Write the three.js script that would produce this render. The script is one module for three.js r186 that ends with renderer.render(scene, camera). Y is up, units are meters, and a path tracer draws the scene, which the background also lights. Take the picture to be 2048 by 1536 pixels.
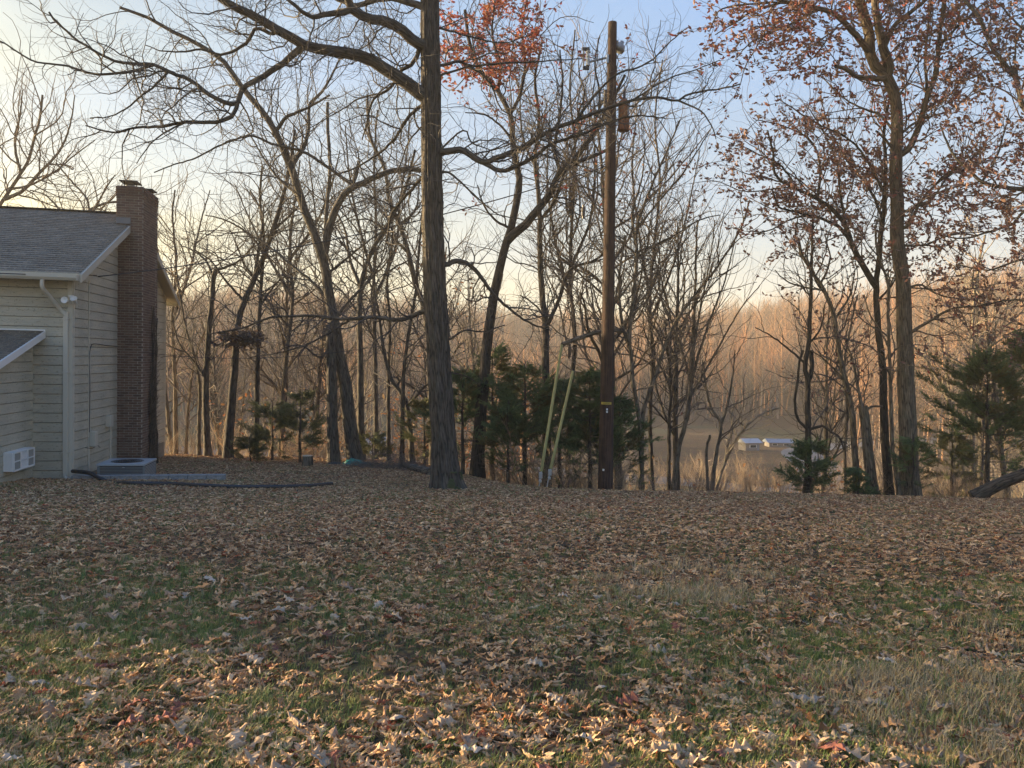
import * as THREE from 'three';
import { mergeGeometries } from 'three/addons/utils/BufferGeometryUtils.js';
import { RoundedBoxGeometry } from 'three/addons/geometries/RoundedBoxGeometry.js';

// ------------------------------------------------------------------ camera, sky, sun, exposure
const scene = new THREE.Scene();
const camera = new THREE.PerspectiveCamera(53.13, 4 / 3, 0.1, 1200);
camera.rotation.order = 'YXZ';
camera.position.set(0, 1.6, 0);
camera.rotation.set(-0.0326, 0, 0.022);
camera.updateMatrixWorld(true);

const renderer = new THREE.WebGLRenderer({ antialias: true });
renderer.toneMapping = THREE.LinearToneMapping;
renderer.toneMappingExposure = 4.15;
renderer.shadowMap.enabled = true;

const RAD = Math.PI / 180;
const SUN_AZ = -72 * RAD, SUN_EL = 8.0 * RAD;
const sunDir = new THREE.Vector3(Math.sin(SUN_AZ) * Math.cos(SUN_EL), Math.sin(SUN_EL), -Math.cos(SUN_AZ) * Math.cos(SUN_EL));
const sun = new THREE.DirectionalLight(new THREE.Color(1.0, 0.76, 0.46), 4.2);
sun.position.copy(sunDir).multiplyScalar(150);
sun.castShadow = true;
sun.shadow.mapSize.set(4096, 4096);
Object.assign(sun.shadow.camera, { left: -120, right: 120, top: 120, bottom: -120, near: 1, far: 600 });
scene.add(sun, sun.target);

// ------------------------------------------------------------------ noise and random
function rng(seed) { let s = seed >>> 0; return () => { s = (s + 0x6D2B79F5) >>> 0; let t = s; t = Math.imul(t ^ (t >>> 15), t | 1); t ^= t + Math.imul(t ^ (t >>> 7), t | 61); return ((t ^ (t >>> 14)) >>> 0) / 4294967296; }; }
function hash3(x, y, z) { let h = Math.imul(x | 0, 374761393) ^ Math.imul(y | 0, 668265263) ^ Math.imul(z | 0, 2147483647 - 1274126177); h = Math.imul(h ^ (h >>> 13), 1274126177); return ((h ^ (h >>> 16)) >>> 0) / 4294967296; }
function vnoise(x, y, z = 0, px = 0, py = 0) {
  const xi = Math.floor(x), yi = Math.floor(y), zi = Math.floor(z);
  let u = x - xi, v = y - yi, w = z - zi; u = u * u * (3 - 2 * u); v = v * v * (3 - 2 * v); w = w * w * (3 - 2 * w);
  const X = (i) => (px ? ((i % px) + px) % px : i), Y = (j) => (py ? ((j % py) + py) % py : j);
  const g = (a, b, c) => hash3(X(xi + a), Y(yi + b), zi + c);
  const l = (a, b, t) => a + (b - a) * t;
  return l(l(l(g(0, 0, 0), g(1, 0, 0), u), l(g(0, 1, 0), g(1, 1, 0), u), v), w ? l(l(g(0, 0, 1), g(1, 0, 1), u), l(g(0, 1, 1), g(1, 1, 1), u), v) : 0, w);
}
function fbm(x, y, oct = 4, z = 0, px = 0, py = 0) { let a = 0.5, s = 0, n = 0; for (let i = 0; i < oct; i++) { s += a * vnoise(x, y, z + i * 17, px, py); n += a; a *= 0.5; x *= 2; y *= 2; px *= 2; py *= 2; } return s / n; }
const lerp = (a, b, t) => a + (b - a) * t, clamp = (x, a, b) => Math.min(b, Math.max(a, x));
const sstep = (a, b, x) => { const t = clamp((x - a) / (b - a), 0, 1); return t * t * (3 - 2 * t); };
const V = (x, y, z) => new THREE.Vector3(x, y, z);

// ------------------------------------------------------------------ sky (computed)
{
  const W = 1024, H = 512, data = new Float32Array(W * H * 4), d = V(0, 0, 0);
  for (let j = 0; j < H; j++) for (let i = 0; i < W; i++) {
    const el = ((j + 0.5) / H - 0.5) * Math.PI, th = ((i + 0.5) / W - 0.5) * 2 * Math.PI;
    d.set(Math.cos(el) * Math.cos(th), Math.sin(el), Math.cos(el) * Math.sin(th));
    const e = Math.max(0, el / RAD), ang = Math.acos(clamp(d.dot(sunDir), -1, 1)) / RAD;
    const a = 1 - Math.exp(-e / 9), b = 1 - Math.exp(-e / 38);
    // clear air: cream at the horizon, pale, then blue
    let c = [lerp(lerp(0.225, 0.115, a), 0.003, b), lerp(lerp(0.20, 0.172, a), 0.06, b), lerp(lerp(0.135, 0.215, a), 0.215, b)];
    const g1 = Math.exp(-ang / 30), g2 = Math.exp(-((ang / 16) ** 2));
    const hz = Math.exp(-e / 16);
    c[0] += 0.86 * g1 * (0.12 + 0.88 * hz) + 6.0 * g2; c[1] += 0.72 * g1 * (0.12 + 0.80 * hz) + 4.5 * g2; c[2] += 0.24 * g1 * (0.34 + 0.16 * hz) + 2.0 * g2;
    // thin streaked cloud
    if (el > 0.01) {
      const q = 1 / (d.y + 0.09), cx = d.x * q, cz = d.z * q;
      let f = fbm(cx * 0.9 + 3, cz * 2.1 + 7, 5); f = sstep(0.43, 0.66, f + 0.10 * Math.exp(-ang / 40));
      f *= 0.75 * Math.exp(-Math.max(0, ang - 35) / 22) + 0.05;
            for (let k = 0; k < 3; k++) c[k] = lerp(c[k], c[k] * [1.3, 1.18, 0.9][k] * lerp(0.66, 1.2, fbm(cx * 2.2 + 9, cz * 3.1, 3, 4)), f);
    }
    if (el < 0) { const t = sstep(0, -0.25, el); c = [lerp(c[0], 0.10, t), lerp(c[1], 0.08, t), lerp(c[2], 0.06, t)]; }
    const o = (j * W + i) * 4; data[o] = c[0]; data[o + 1] = c[1]; data[o + 2] = c[2]; data[o + 3] = 1;
  }
  const tex = new THREE.DataTexture(data, W, H, THREE.RGBAFormat, THREE.FloatType);
  tex.mapping = THREE.EquirectangularReflectionMapping; tex.magFilter = tex.minFilter = THREE.LinearFilter; tex.wrapS = THREE.RepeatWrapping; tex.needsUpdate = true;
  scene.background = tex; scene.environment = tex;
}
scene.fog = new THREE.FogExp2(new THREE.Color(0.95, 0.88, 0.76), 0.0009);

// ------------------------------------------------------------------ pixels to places, helpers
const FPX = 768 / Math.tan(53.13 / 2 * RAD);
const _r = V(0, 0, 0);
function ray(px, py) { return V((px - 1024) / FPX, (768 - py) / FPX, -1).applyQuaternion(camera.quaternion); }
function P(px, py, D) { const r = ray(px, py); const k = D / -r.z; return V(r.x * k, 1.6 + r.y * k, -D); }
function project(p) { const q = p.clone().sub(camera.position).applyQuaternion(camera.quaternion.clone().invert()); return [1024 + q.x / -q.z * FPX, 768 - q.y / -q.z * FPX]; }

const NAMES = new Map();
function numbered(n) { const k = NAMES.get(n) ?? 0; NAMES.set(n, k + 1); return k ? n + '_' + String(k).padStart(3, '0') : n; }
function shade(o) { o.castShadow = o.receiveShadow = true; return o; }
function mesh(name, geo, m, parent, top = parent === scene) { const o = shade(new THREE.Mesh(geo, m)); o.name = top ? numbered(name) : name; parent.add(o); return o; }
function thing(name, label, category, pos = [0, 0, 0], turn = 0, group) {
  const g = new THREE.Group(); g.name = numbered(name); g.position.set(...pos); g.rotation.y = turn; g.userData = { label, category }; if (group) g.userData.group = group; scene.add(g); return g;
}
function tag(o, label, category, group, kind) { if (label) o.userData.label = label; if (category) o.userData.category = category; if (group) o.userData.group = group; if (kind) o.userData.kind = kind; return o; }
function boxG(w, h, d, x = 0, y = 0, z = 0) { const g = new THREE.BoxGeometry(w, h, d); g.translate(x, y, z); return g; }
function rboxG(w, h, d, x = 0, y = 0, z = 0, r = 0.01) { const g = new RoundedBoxGeometry(w, h, d, 1, r); g.translate(x, y, z); return g; }
function cylG(r0, r1, h, x = 0, y = 0, z = 0, n = 16) { const g = new THREE.CylinderGeometry(r1, r0, h, n); g.translate(x, y, z); return g; }
function tubeG(pts, r, n = 8, seg) { const c = new THREE.CatmullRomCurve3(pts); return new THREE.TubeGeometry(c, seg ?? pts.length * 5, r, n, false); }
const merge = (l) => mergeGeometries(l.map((g) => (g.index ? g.toNonIndexed() : g)), false);
function instanced(name, geo, mat, mats, cols, parent) {
  const o = shade(new THREE.InstancedMesh(geo, mat, mats.length)); o.name = name;
  for (let i = 0; i < mats.length; i++) { o.setMatrixAt(i, mats[i]); if (cols) o.setColorAt(i, cols[i]); }
  o.userData.kind = 'stuff'; parent.add(o); return o;
}
const lin = (r, g, b) => new THREE.Color().setRGB(r, g, b);

// ------------------------------------------------------------------ textures (matter only: grain, tone, relief)
function texture(w, h, f, srgb = true) {
  const d = new Uint8Array(w * h * 4);
  for (let j = 0; j < h; j++) for (let i = 0; i < w; i++) { const c = f(i / w, j / h), o = (j * w + i) * 4; d[o] = clamp(c[0], 0, 1) * 255; d[o + 1] = clamp(c[1], 0, 1) * 255; d[o + 2] = clamp(c[2], 0, 1) * 255; d[o + 3] = 255; }
  const t = new THREE.DataTexture(d, w, h); t.magFilter = t.minFilter = THREE.LinearFilter; t.wrapS = t.wrapT = THREE.RepeatWrapping; if (srgb) t.colorSpace = THREE.SRGBColorSpace; t.needsUpdate = true; return t;
}
const gray = (f) => (u, v) => { const g = f(u, v); return [g, g, g]; };
function barkH(u, v) { const w = fbm(u * 6, v * 3, 3, 5, 6, 3) - 0.5; const r = Math.abs(2 * fbm(u * 14 + w * 1.6, v * 3 + 3, 3, 2, 14, 3) - 1); const cr = fbm(u * 24, v * 20, 2, 9, 24, 20); return clamp(sstep(0, 0.34, r) * 0.75 + cr * 0.28, 0, 1); }
const barkBump = texture(384, 512, gray(barkH), false);
const barkMap = texture(384, 512, (u, v) => { const h = barkH(u, v), p = fbm(u * 4, v * 4, 4, 31, 4, 4), li = sstep(0.56, 0.72, fbm(u * 9, v * 7, 4, 55, 9, 7)); const b = 0.36 + 0.40 * h + 0.34 * (p - 0.5); return [lerp(b * 1.03, 0.72, li * 0.45), lerp(b * 0.97, 0.74, li * 0.45), lerp(b * 0.9, 0.66, li * 0.45)]; });
const woodMap = texture(256, 512, (u, v) => { const g = fbm(u * 40, v * 3, 3, 3, 40, 3), c = sstep(0.62, 0.7, fbm(u * 26, v * 1, 2, 8, 26, 1)), p = fbm(u * 3, v * 6, 3, 12, 3, 6); const b = 0.62 + 0.5 * (g - 0.5) + 0.4 * (p - 0.5) - 0.3 * c; return [b, b * 0.98, b * 0.95]; });
const woodBump = texture(256, 512, gray((u, v) => fbm(u * 40, v * 3, 3, 3, 40, 3) - 0.5 * sstep(0.62, 0.7, fbm(u * 26, v * 1, 2, 8, 26, 1))), false);
const sidingMap = texture(512, 128, (u, v) => { const g = fbm(u * 8, v * 60, 3, 4, 8, 60), p = fbm(u * 5, v * 2, 4, 14, 5, 2), k = sstep(0.70, 0.78, fbm(u * 60, v * 20, 2, 21, 60, 20)); const b = 0.9 + 0.10 * (g - 0.5) + 0.14 * (p - 0.5) - 0.10 * k; return [b, b, b * 0.985]; });
const sidingBump = texture(512, 128, gray((u, v) => fbm(u * 8, v * 60, 3, 4, 8, 60)), false);
const brickMap = texture(256, 256, (u, v) => { const g = fbm(u * 24, v * 24, 4, 6, 24, 24), p = fbm(u * 5, v * 5, 3, 16, 5, 5); const b = 0.84 + 0.34 * (g - 0.5) + 0.3 * (p - 0.5); return [b, b * 0.98, b * 0.96]; });
const grit = texture(256, 256, gray((u, v) => 0.8 + 0.35 * (fbm(u * 40, v * 40, 3, 3, 40, 40) - 0.5) + 0.25 * (fbm(u * 4, v * 4, 4, 7, 4, 4) - 0.5)));
const gritBump = texture(256, 256, gray((u, v) => fbm(u * 60, v * 60, 2, 13, 60, 60)), false);
const soilMap = texture(1024, 1024, (u, v) => {
  const a = fbm(u * 9, v * 9, 5, 2, 9, 9), b = fbm(u * 70, v * 70, 3, 5, 70, 70), g = sstep(0.44, 0.60, fbm(u * 14, v * 14, 4, 33, 14, 14)), st = sstep(0.60, 0.68, fbm(u * 110, v * 40, 2, 41, 110, 40));
  const k = 0.7 + 0.7 * (b - 0.5) + 0.35 * (a - 0.5);
  const c = [lerp(0.40, 0.37, g) * k, lerp(0.31, 0.34, g) * k, lerp(0.21, 0.19, g) * k];
  return [c[0] + st * 0.16, c[1] + st * 0.13, c[2] + st * 0.08];
});
const soilBump = texture(512, 512, gray((u, v) => fbm(u * 60, v * 60, 4, 5, 60, 60)), false);
function rep(t, u, v) { const c = t.clone(); c.repeat.set(u, v); c.needsUpdate = true; return c; }

// ------------------------------------------------------------------ materials
const std = (c, o = {}) => new THREE.MeshStandardMaterial({ color: c, roughness: 0.85, ...o });
const bark = (r, g, b, s = 0.02) => std(lin(r, g, b), { map: barkMap, bumpMap: barkBump, bumpScale: s, roughness: 0.95 });
const M = {
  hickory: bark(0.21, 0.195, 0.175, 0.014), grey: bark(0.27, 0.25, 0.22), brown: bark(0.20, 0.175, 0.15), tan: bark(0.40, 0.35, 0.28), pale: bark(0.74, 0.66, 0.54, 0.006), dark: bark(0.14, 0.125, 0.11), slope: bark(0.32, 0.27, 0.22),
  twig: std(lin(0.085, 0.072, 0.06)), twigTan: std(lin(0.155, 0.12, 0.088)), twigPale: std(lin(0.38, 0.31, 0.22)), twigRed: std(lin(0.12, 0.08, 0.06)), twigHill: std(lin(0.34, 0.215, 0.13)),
  siding: std(lin(0.60, 0.55, 0.43), { map: sidingMap, bumpMap: sidingBump, bumpScale: 0.0015, roughness: 0.75 }),
  trim: std(lin(0.54, 0.50, 0.40), { roughness: 0.6 }), white: std(lin(0.78, 0.77, 0.73), { roughness: 0.5 }), wallCore: std(lin(0.2, 0.19, 0.16)),
  shingle: new THREE.MeshStandardMaterial({ color: lin(1, 1, 1), vertexColors: true, roughness: 0.95, map: grit, bumpMap: gritBump, bumpScale: 0.002 }),
  mortar: std(lin(0.50, 0.45, 0.37), { map: grit, roughness: 1 }), metal: std(lin(0.42, 0.44, 0.45), { roughness: 0.42, metalness: 0.75 }), galv: std(lin(0.62, 0.64, 0.65), { roughness: 0.38, metalness: 0.85 }),
  concrete: std(lin(0.44, 0.43, 0.40), { map: grit, bumpMap: gritBump, bumpScale: 0.003, roughness: 0.95 }), black: std(lin(0.028, 0.027, 0.026), { roughness: 0.55 }), cable: std(lin(0.03, 0.03, 0.03), { roughness: 0.7 }),
  condenser: std(lin(0.20, 0.215, 0.21), { roughness: 0.45, metalness: 0.2 }), condTop: std(lin(0.40, 0.43, 0.44), { roughness: 0.4, metalness: 0.25 }), rust: std(lin(0.30, 0.115, 0.05), { map: grit, roughness: 0.9 }), greyPaint: std(lin(0.44, 0.45, 0.45), { map: grit, roughness: 0.6 }),
  yellow: std(lin(0.62, 0.56, 0.22), { map: grit, roughness: 0.5 }), pole: std(lin(0.15, 0.085, 0.058), { map: woodMap, bumpMap: woodBump, bumpScale: 0.008, roughness: 0.95 }), porcelain: std(lin(0.5, 0.5, 0.47), { roughness: 0.25 }), glaze: std(lin(0.06, 0.035, 0.025), { roughness: 0.3 }),
  flue: std(lin(0.03, 0.028, 0.026), { roughness: 0.6, metalness: 0.5 }), tarp: std(lin(0.02, 0.22, 0.17), { roughness: 0.45 }), stump: std(lin(0.42, 0.36, 0.27), { map: woodMap, roughness: 0.95 }), moss: std(lin(0.075, 0.085, 0.035), { roughness: 1 }), lichen: std(lin(0.55, 0.60, 0.52), { roughness: 1 }),
  field: std(lin(0.33, 0.25, 0.12)), road: std(lin(0.24, 0.23, 0.215), { map: grit }), barnRoof: std(lin(0.40, 0.40, 0.40), { roughness: 0.5 }), barnRoof2: std(lin(0.22, 0.25, 0.29), { roughness: 0.5 }), barnWall: std(lin(0.3, 0.26, 0.22)), glass: std(lin(0.03, 0.035, 0.04), { roughness: 0.1 }),
};
const brickMats = [[0.24, 0.15, 0.11], [0.20, 0.125, 0.095], [0.28, 0.185, 0.14], [0.17, 0.115, 0.092], [0.25, 0.175, 0.135]].map((c) => std(lin(...c), { map: brickMap, bumpMap: gritBump, bumpScale: 0.003, roughness: 0.95 }));
const leafMat = new THREE.MeshStandardMaterial({ color: 0xffffff, roughness: 0.95, side: THREE.DoubleSide });
const crownLeafMat = new THREE.MeshPhysicalMaterial({ color: 0xffffff, roughness: 0.9, side: THREE.DoubleSide, transmission: 0.35, thickness: 0 });
const grassMat = new THREE.MeshStandardMaterial({ color: 0xffffff, roughness: 0.8, side: THREE.DoubleSide });

// ------------------------------------------------------------------ terrain
const table = (xs, ys) => (x) => { if (x <= xs[0]) return ys[0]; for (let i = 1; i < xs.length; i++) if (x <= xs[i]) return lerp(ys[i - 1], ys[i], (x - xs[i - 1]) / (xs[i] - xs[i - 1])); return ys[ys.length - 1]; };
// by bearing in degrees: ridge distance and the ground height of the ridge
const ridgeD = table([-60, -34, -17, -7, 5, 13, 22, 34, 60], [330, 320, 310, 330, 330, 300, 235, 210, 210]);
const ridgeH = table([-60, -34, -23, -17, -7, 1, 9, 13, 19, 24, 34, 60], [2, 6, 10, 15, 11, 8, 7, 7, 8, 8, 11, 14]);
const footD = table([-60, -10, 8, 15, 34, 60], [190, 190, 185, 150, 135, 130]);
function groundH(x, z) {
  const D = -z;
  const left = sstep(1, -5, x);
  let y = D > -2 ? -0.092 * (D - 3) : 0.46 + 0.03 * (-2 - D);
  if (D > 17.3) y = lerp(y, -1.316 - 0.060 * (D - 17.3), left);
  const Dc = lerp(19.8, 27.5, sstep(1.5, -4, x));
  const over = D - Dc;
  y -= 0.27 * (Math.sqrt(over * over + 3) + over) / 2;
  if (D < 60) y += 0.05 * (fbm(x * 0.35 + 9, z * 0.35 + 4, 3) - 0.5) * sstep(1, 5, D);
  const floor = -10.2 + 1.2 * (fbm(x * 0.02 + 5, z * 0.02, 3) - 0.5);
  const k = 2.5, t = y - floor; y = floor + (t + Math.sqrt(t * t + k * k)) / 2 - (D > 30 ? 0 : 0) - (t > 6 ? (Math.sqrt(t * t + k * k) - t) / 2 : (Math.sqrt(36 + k * k) - 6) / 2 * sstep(0, 6, t));
  const R = Math.hypot(x, D);
  if (D > 0 && R > 100) { const az = Math.atan2(x, D) / RAD, f = footD(az), rd = ridgeD(az); y += (ridgeH(az) + 10.2) * sstep(f - 10, rd + 15, R) + 5 * (fbm(x * 0.012, z * 0.012, 3, 8) - 0.5) * sstep(f, rd, R); }
  return y;
}
function groundN(x, z) { const e = 0.15; return V(groundH(x - e, z) - groundH(x + e, z), 2 * e, groundH(x, z - e) - groundH(x, z + e)).normalize(); }
function hitGround(px, py) { const r = ray(px, py); let t = 1, p; for (let i = 0; i < 4000; i++) { t += 0.05; p = V(r.x * t, 1.6 + r.y * t, r.z * t); if (p.y < groundH(p.x, p.z)) break; } return p; }
{
  const NX = 260, NZ = 300, pos = [], uv = [], col = [], idx = [];
  for (let j = 0; j <= NZ; j++) for (let i = 0; i <= NX; i++) {
    const a = i / NX * 2 - 1, b = j / NZ;
    const x = Math.sinh(a * 4.2) / Math.sinh(4.2) * 420, D = -40 + (b < 0.3 ? b / 0.3 * 42 : b < 0.7 ? 2 + (b - 0.3) / 0.4 * 34 : 36 + 424 * ((b - 0.7) / 0.3) ** 1.7);
    pos.push(x, groundH(x, -D), -D); uv.push(x / 4, D / 4);
    const R = Math.hypot(x, D), n = fbm(x * 0.5, D * 0.5, 4, 3), az = Math.atan2(x, D) / RAD;
    let c;
    if (D < 27 && R < 60) c = [lerp(0.85, 1.05, n), lerp(0.9, 1.05, n), 0.95];
    else { const f = footD(az), vf = sstep(48, 60, R) * sstep(f + 6, f - 8, R); const wood = [0.9, 0.66, 0.48]; const m = fbm(x * 0.03, D * 0.03, 3, 12); const fld = m > 0.5 ? [1.7, 1.35, 0.85] : [0.95, 1.3, 0.75]; c = wood.map((w, k) => lerp(w, fld[k], vf)); }
    col.push(...c);
  }
  for (let j = 0; j < NZ; j++) for (let i = 0; i < NX; i++) { const q = j * (NX + 1) + i; idx.push(q, q + 1, q + NX + 1, q + 1, q + NX + 2, q + NX + 1); }
  const g = new THREE.BufferGeometry(); g.setAttribute('position', new THREE.Float32BufferAttribute(pos, 3)); g.setAttribute('uv', new THREE.Float32BufferAttribute(uv, 2)); g.setAttribute('color', new THREE.Float32BufferAttribute(col, 3)); g.setIndex(idx); g.computeVertexNormals();
  const o = mesh('ground', g, new THREE.MeshStandardMaterial({ color: lin(0.75, 0.66, 0.52), vertexColors: true, map: soilMap, bumpMap: soilBump, bumpScale: 0.03, roughness: 1 }), scene);
  tag(o, 'sloping lawn of thin grass falling away into a wooded valley', 'ground', null, 'structure');
}
console.log('terrain');
// ------------------------------------------------------------------ house
const HY = -1.32, TH = 10.5 * RAD;
const corner = P(143, 960, 17.3);
const house = thing('house', 'taupe lap-sided house with grey shingle roof and tall brick chimney', 'house', [corner.x, HY, corner.z], TH);
house.updateMatrixWorld(true);
const toHouse = (p) => house.worldToLocal(p.clone());
const EAVE = 4.77, RIDGE = 6.66, GW = 8.0, FW = 15, SLOPE = (RIDGE - EAVE) / (GW / 2);
{
  // a lap board: wedge, its face lying in the plane of (axis u horizontal, y); out = outward normal
  const boardG = (u0b, u1b, u0t, u1t, y0, y1, axis, off) => {
    const tb = 0.036, tt = 0.026, pts = []; y1 -= 0.026;
    const pt = (u, y, t) => (axis === 'x' ? [u, y, off + t] : [off + t, y, u]);
    const A = [pt(u0b, y0, 0), pt(u1b, y0, 0), pt(u1t, y1, 0), pt(u0t, y1, 0)], B = [pt(u0b, y0, tb), pt(u1b, y0, tb), pt(u1t, y1, tt), pt(u0t, y1, tt)];
    const uvs = [], quad = (a, b, c, d, ua) => { pts.push(...a, ...b, ...c, ...a, ...c, ...d); uvs.push(...ua); };
    const fu = [u0b / 2.4, y0 * 2, u1b / 2.4, y0 * 2, u1t / 2.4, y1 * 2, u0b / 2.4, y0 * 2, u1t / 2.4, y1 * 2, u0t / 2.4, y1 * 2];
    quad(B[0], B[1], B[2], B[3], fu); quad(A[1], A[0], A[3], A[2], fu); quad(A[0], A[1], B[1], B[0], fu); quad(B[3], B[2], A[2], A[3], fu); quad(A[1], A[2], B[2], B[1], fu); quad(A[3], A[0], B[0], B[3], fu);
    const g = new THREE.BufferGeometry(); g.setAttribute('position', new THREE.Float32BufferAttribute(pts, 3)); g.setAttribute('uv', new THREE.Float32BufferAttribute(uvs, 2)); g.computeVertexNormals(); return g;
  };
  const tones = [0, 1, 2].map((i) => { const m = M.siding.clone(); m.color.multiplyScalar([1, 0.965, 1.03][i]); return m; });
  const EX = 0.215, r = rng(11);
  const wall = (name, core) => mesh(name, core, M.wallCore, house);
  const roofY = (z) => EAVE + SLOPE * (GW / 2 - Math.abs(z + GW / 2)) - 0.1;
  // front wall, gable wall, extension wall
  const front = wall('front_wall', boxG(FW - 0.02, EAVE + 0.6, 0.2, -FW / 2, EAVE / 2 - 0.3, -0.1));
  for (let y = -0.02; y + EX < EAVE - 0.12; y += EX) mesh('siding_board', boardG(-FW, -0.075, -FW, -0.075, y, y + EX + 0.012, 'x', 0.002), tones[Math.floor(r() * 3)], front);
  const gs = new THREE.Shape([[0, -0.6], [GW - 0.02, -0.6], [GW - 0.02, EAVE - 0.1], [GW / 2, RIDGE - 0.12], [0, EAVE - 0.1]].map((p) => new THREE.Vector2(...p)));
  const gg = new THREE.ExtrudeGeometry(gs, { depth: 0.2, bevelEnabled: false }); gg.rotateY(Math.PI / 2); gg.translate(-0.2, 0, 0);
  const gable = wall('gable_wall', gg);
  for (let y = -0.02; y < RIDGE - 0.2; y += EX) {
    const lim = (yy) => clamp((yy - (EAVE - 0.1)) / SLOPE, 0, GW / 2 - 0.02);
    const b = lim(y), t = lim(y + EX + 0.012);
    // to the near side of the chimney, then beyond it
    const nearEnd = -3.05, farStart = -4.51;
    const seg = (a0, a1, c0, c1) => { if (a0 - a1 > 0.02) mesh('siding_board', boardG(-a0 < 0 ? a1 : a1, a0, c1, c0, y, y + EX + 0.012, 'z', 0.002), tones[Math.floor(r() * 3)], gable); };
    if (-Math.max(b, 0.075) > nearEnd) seg(-Math.max(b, 0.075), nearEnd, Math.max(-Math.max(t, 0.075), nearEnd + 0.005), nearEnd);
    if (-(GW - Math.max(b, 0.075)) < farStart) seg(farStart, -(GW - Math.max(b, 0.075)), farStart, Math.min(-(GW - Math.max(t, 0.075)), farStart - 0.005));
  }
  mesh('back_wall', boxG(FW - 0.3, EAVE + 0.6, 0.2, -FW / 2 - 0.15, EAVE / 2 - 0.3, -GW + 0.1), tones[0], house);
  for (const z of [0.012, -GW]) { mesh('corner_board', boxG(0.095, EAVE + 0.25, 0.03, -0.036, EAVE / 2 - 0.16, z), M.trim, house); mesh('corner_board', boxG(0.03, EAVE + 0.25, 0.082, 0.0145, EAVE / 2 - 0.16, z < -1 ? z + 0.06 : -0.045), M.trim, house); }
  // extension
  const XX = -0.82, EZ = 4.2, ET = 3.32, ES = 0.31;
  const es = new THREE.Shape([[0, -0.6], [EZ, -0.6], [EZ, ET - EZ * ES - 0.16], [0, ET - 0.16]].map((p) => new THREE.Vector2(...p)));
  const eg = new THREE.ExtrudeGeometry(es, { depth: 0.2, bevelEnabled: false }); eg.rotateY(-Math.PI / 2); eg.translate(XX, 0, 0.02);
  const ext = wall('extension_wall', eg);
  for (let y = 0.05; y < ET; y += EX) { const e = (yy) => Math.min(EZ, (ET - 0.16 - yy) / ES); const e0 = e(y), e1 = e(y + EX + 0.012); if (e0 > 0.1) mesh('siding_board', boardG(0.03, e0, 0.03, Math.max(0.05, e1), y, y + EX + 0.012, 'z', XX + 0.002), tones[Math.floor(r() * 3)], ext); }
  mesh('extension_front_wall', boxG(7, ET, 0.2, XX - 3.52, ET / 2 - EZ * ES - 0.5, EZ - 0.09), tones[0], house);
  // roofs: deck, shingle tabs in courses
  const tabs = (w, run, x0, yTop, zTop, dir, slope, seed) => {
    const g = [], rr = rng(seed), len = run * Math.sqrt(1 + slope * slope), n = Math.round(len / 0.143), th = Math.atan(slope), ex = len / n, tw = 0.31;
    const pos = [], uv = [], col = [], idx = [];
    for (let k = 0; k < n; k++) { const s0 = k * ex, s1 = s0 + ex + 0.02;
      for (let x = x0 - (k % 2) * tw / 2; x < x0 + w; x += tw) {
        const xa = Math.max(x, x0), xb = Math.min(x + tw - 0.006, x0 + w); if (xb - xa < 0.02) continue;
        const t = 0.9 + 0.2 * rr(), c = [0.24 * t, 0.228 * t, 0.19 * t], lift = 0.02 + 0.004 * rr();
        const at = (s, h) => [yTop - s * Math.sin(th) + h * Math.cos(th), zTop + dir * (s * Math.cos(th) + h * Math.sin(th))];
        const [ya, za] = at(s0, 0.003), [yb, zb] = at(s1, lift), [yc, zc] = at(s1, 0);
        const q = pos.length / 3; pos.push(xa, ya, za, xb, ya, za, xb, yb, zb, xa, yb, zb, xa, yc, zc, xb, yc, zc);
        for (let m = 0; m < 6; m++) col.push(...c); uv.push(xa, s0, xb, s0, xb, s1, xa, s1, xa, s1, xb, s1);
        if (dir > 0) idx.push(q, q + 3, q + 2, q, q + 2, q + 1, q + 3, q + 4, q + 5, q + 3, q + 5, q + 2); else idx.push(q, q + 2, q + 3, q, q + 1, q + 2, q + 3, q + 5, q + 4, q + 3, q + 2, q + 5);
      } }
    const o = new THREE.BufferGeometry(); o.setAttribute('position', new THREE.Float32BufferAttribute(pos, 3)); o.setAttribute('uv', new THREE.Float32BufferAttribute(uv, 2)); o.setAttribute('color', new THREE.Float32BufferAttribute(col, 3)); o.setIndex(idx); o.computeVertexNormals(); return o;
  };
  const OH = 0.42, RO = 0.30, run = GW / 2 + OH;
  const deckShape = [[OH, EAVE - SLOPE * OH], [-GW / 2, RIDGE], [-GW - OH, EAVE - SLOPE * OH], [-GW - OH, EAVE - SLOPE * OH - 0.05], [-GW / 2, RIDGE - 0.08], [OH, EAVE - SLOPE * OH - 0.05]];
  const ds = new THREE.Shape(deckShape.map((p) => new THREE.Vector2(-p[0], p[1]))); const dg = new THREE.ExtrudeGeometry(ds, { depth: FW + 2 * RO, bevelEnabled: false }); dg.rotateY(Math.PI / 2); dg.translate(-FW - RO, 0, 0);
  const roof = mesh('roof', dg, M.trim, house);
  for (const d of [1, -1]) tag(mesh('shingles', tabs(FW + 2 * RO, run, -FW - RO, RIDGE + 0.006, -GW / 2, d, SLOPE, 5 + d), M.shingle, roof), null, null, null, 'stuff');
  mesh('ridge_cap', (() => { const g = boxG(FW + 2 * RO, 0.02, 0.26, -FW / 2, RIDGE + 0.022, -GW / 2); return g; })(), M.shingle.clone(), roof).material.setValues({ vertexColors: false, color: lin(0.1, 0.1, 0.1) });
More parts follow.
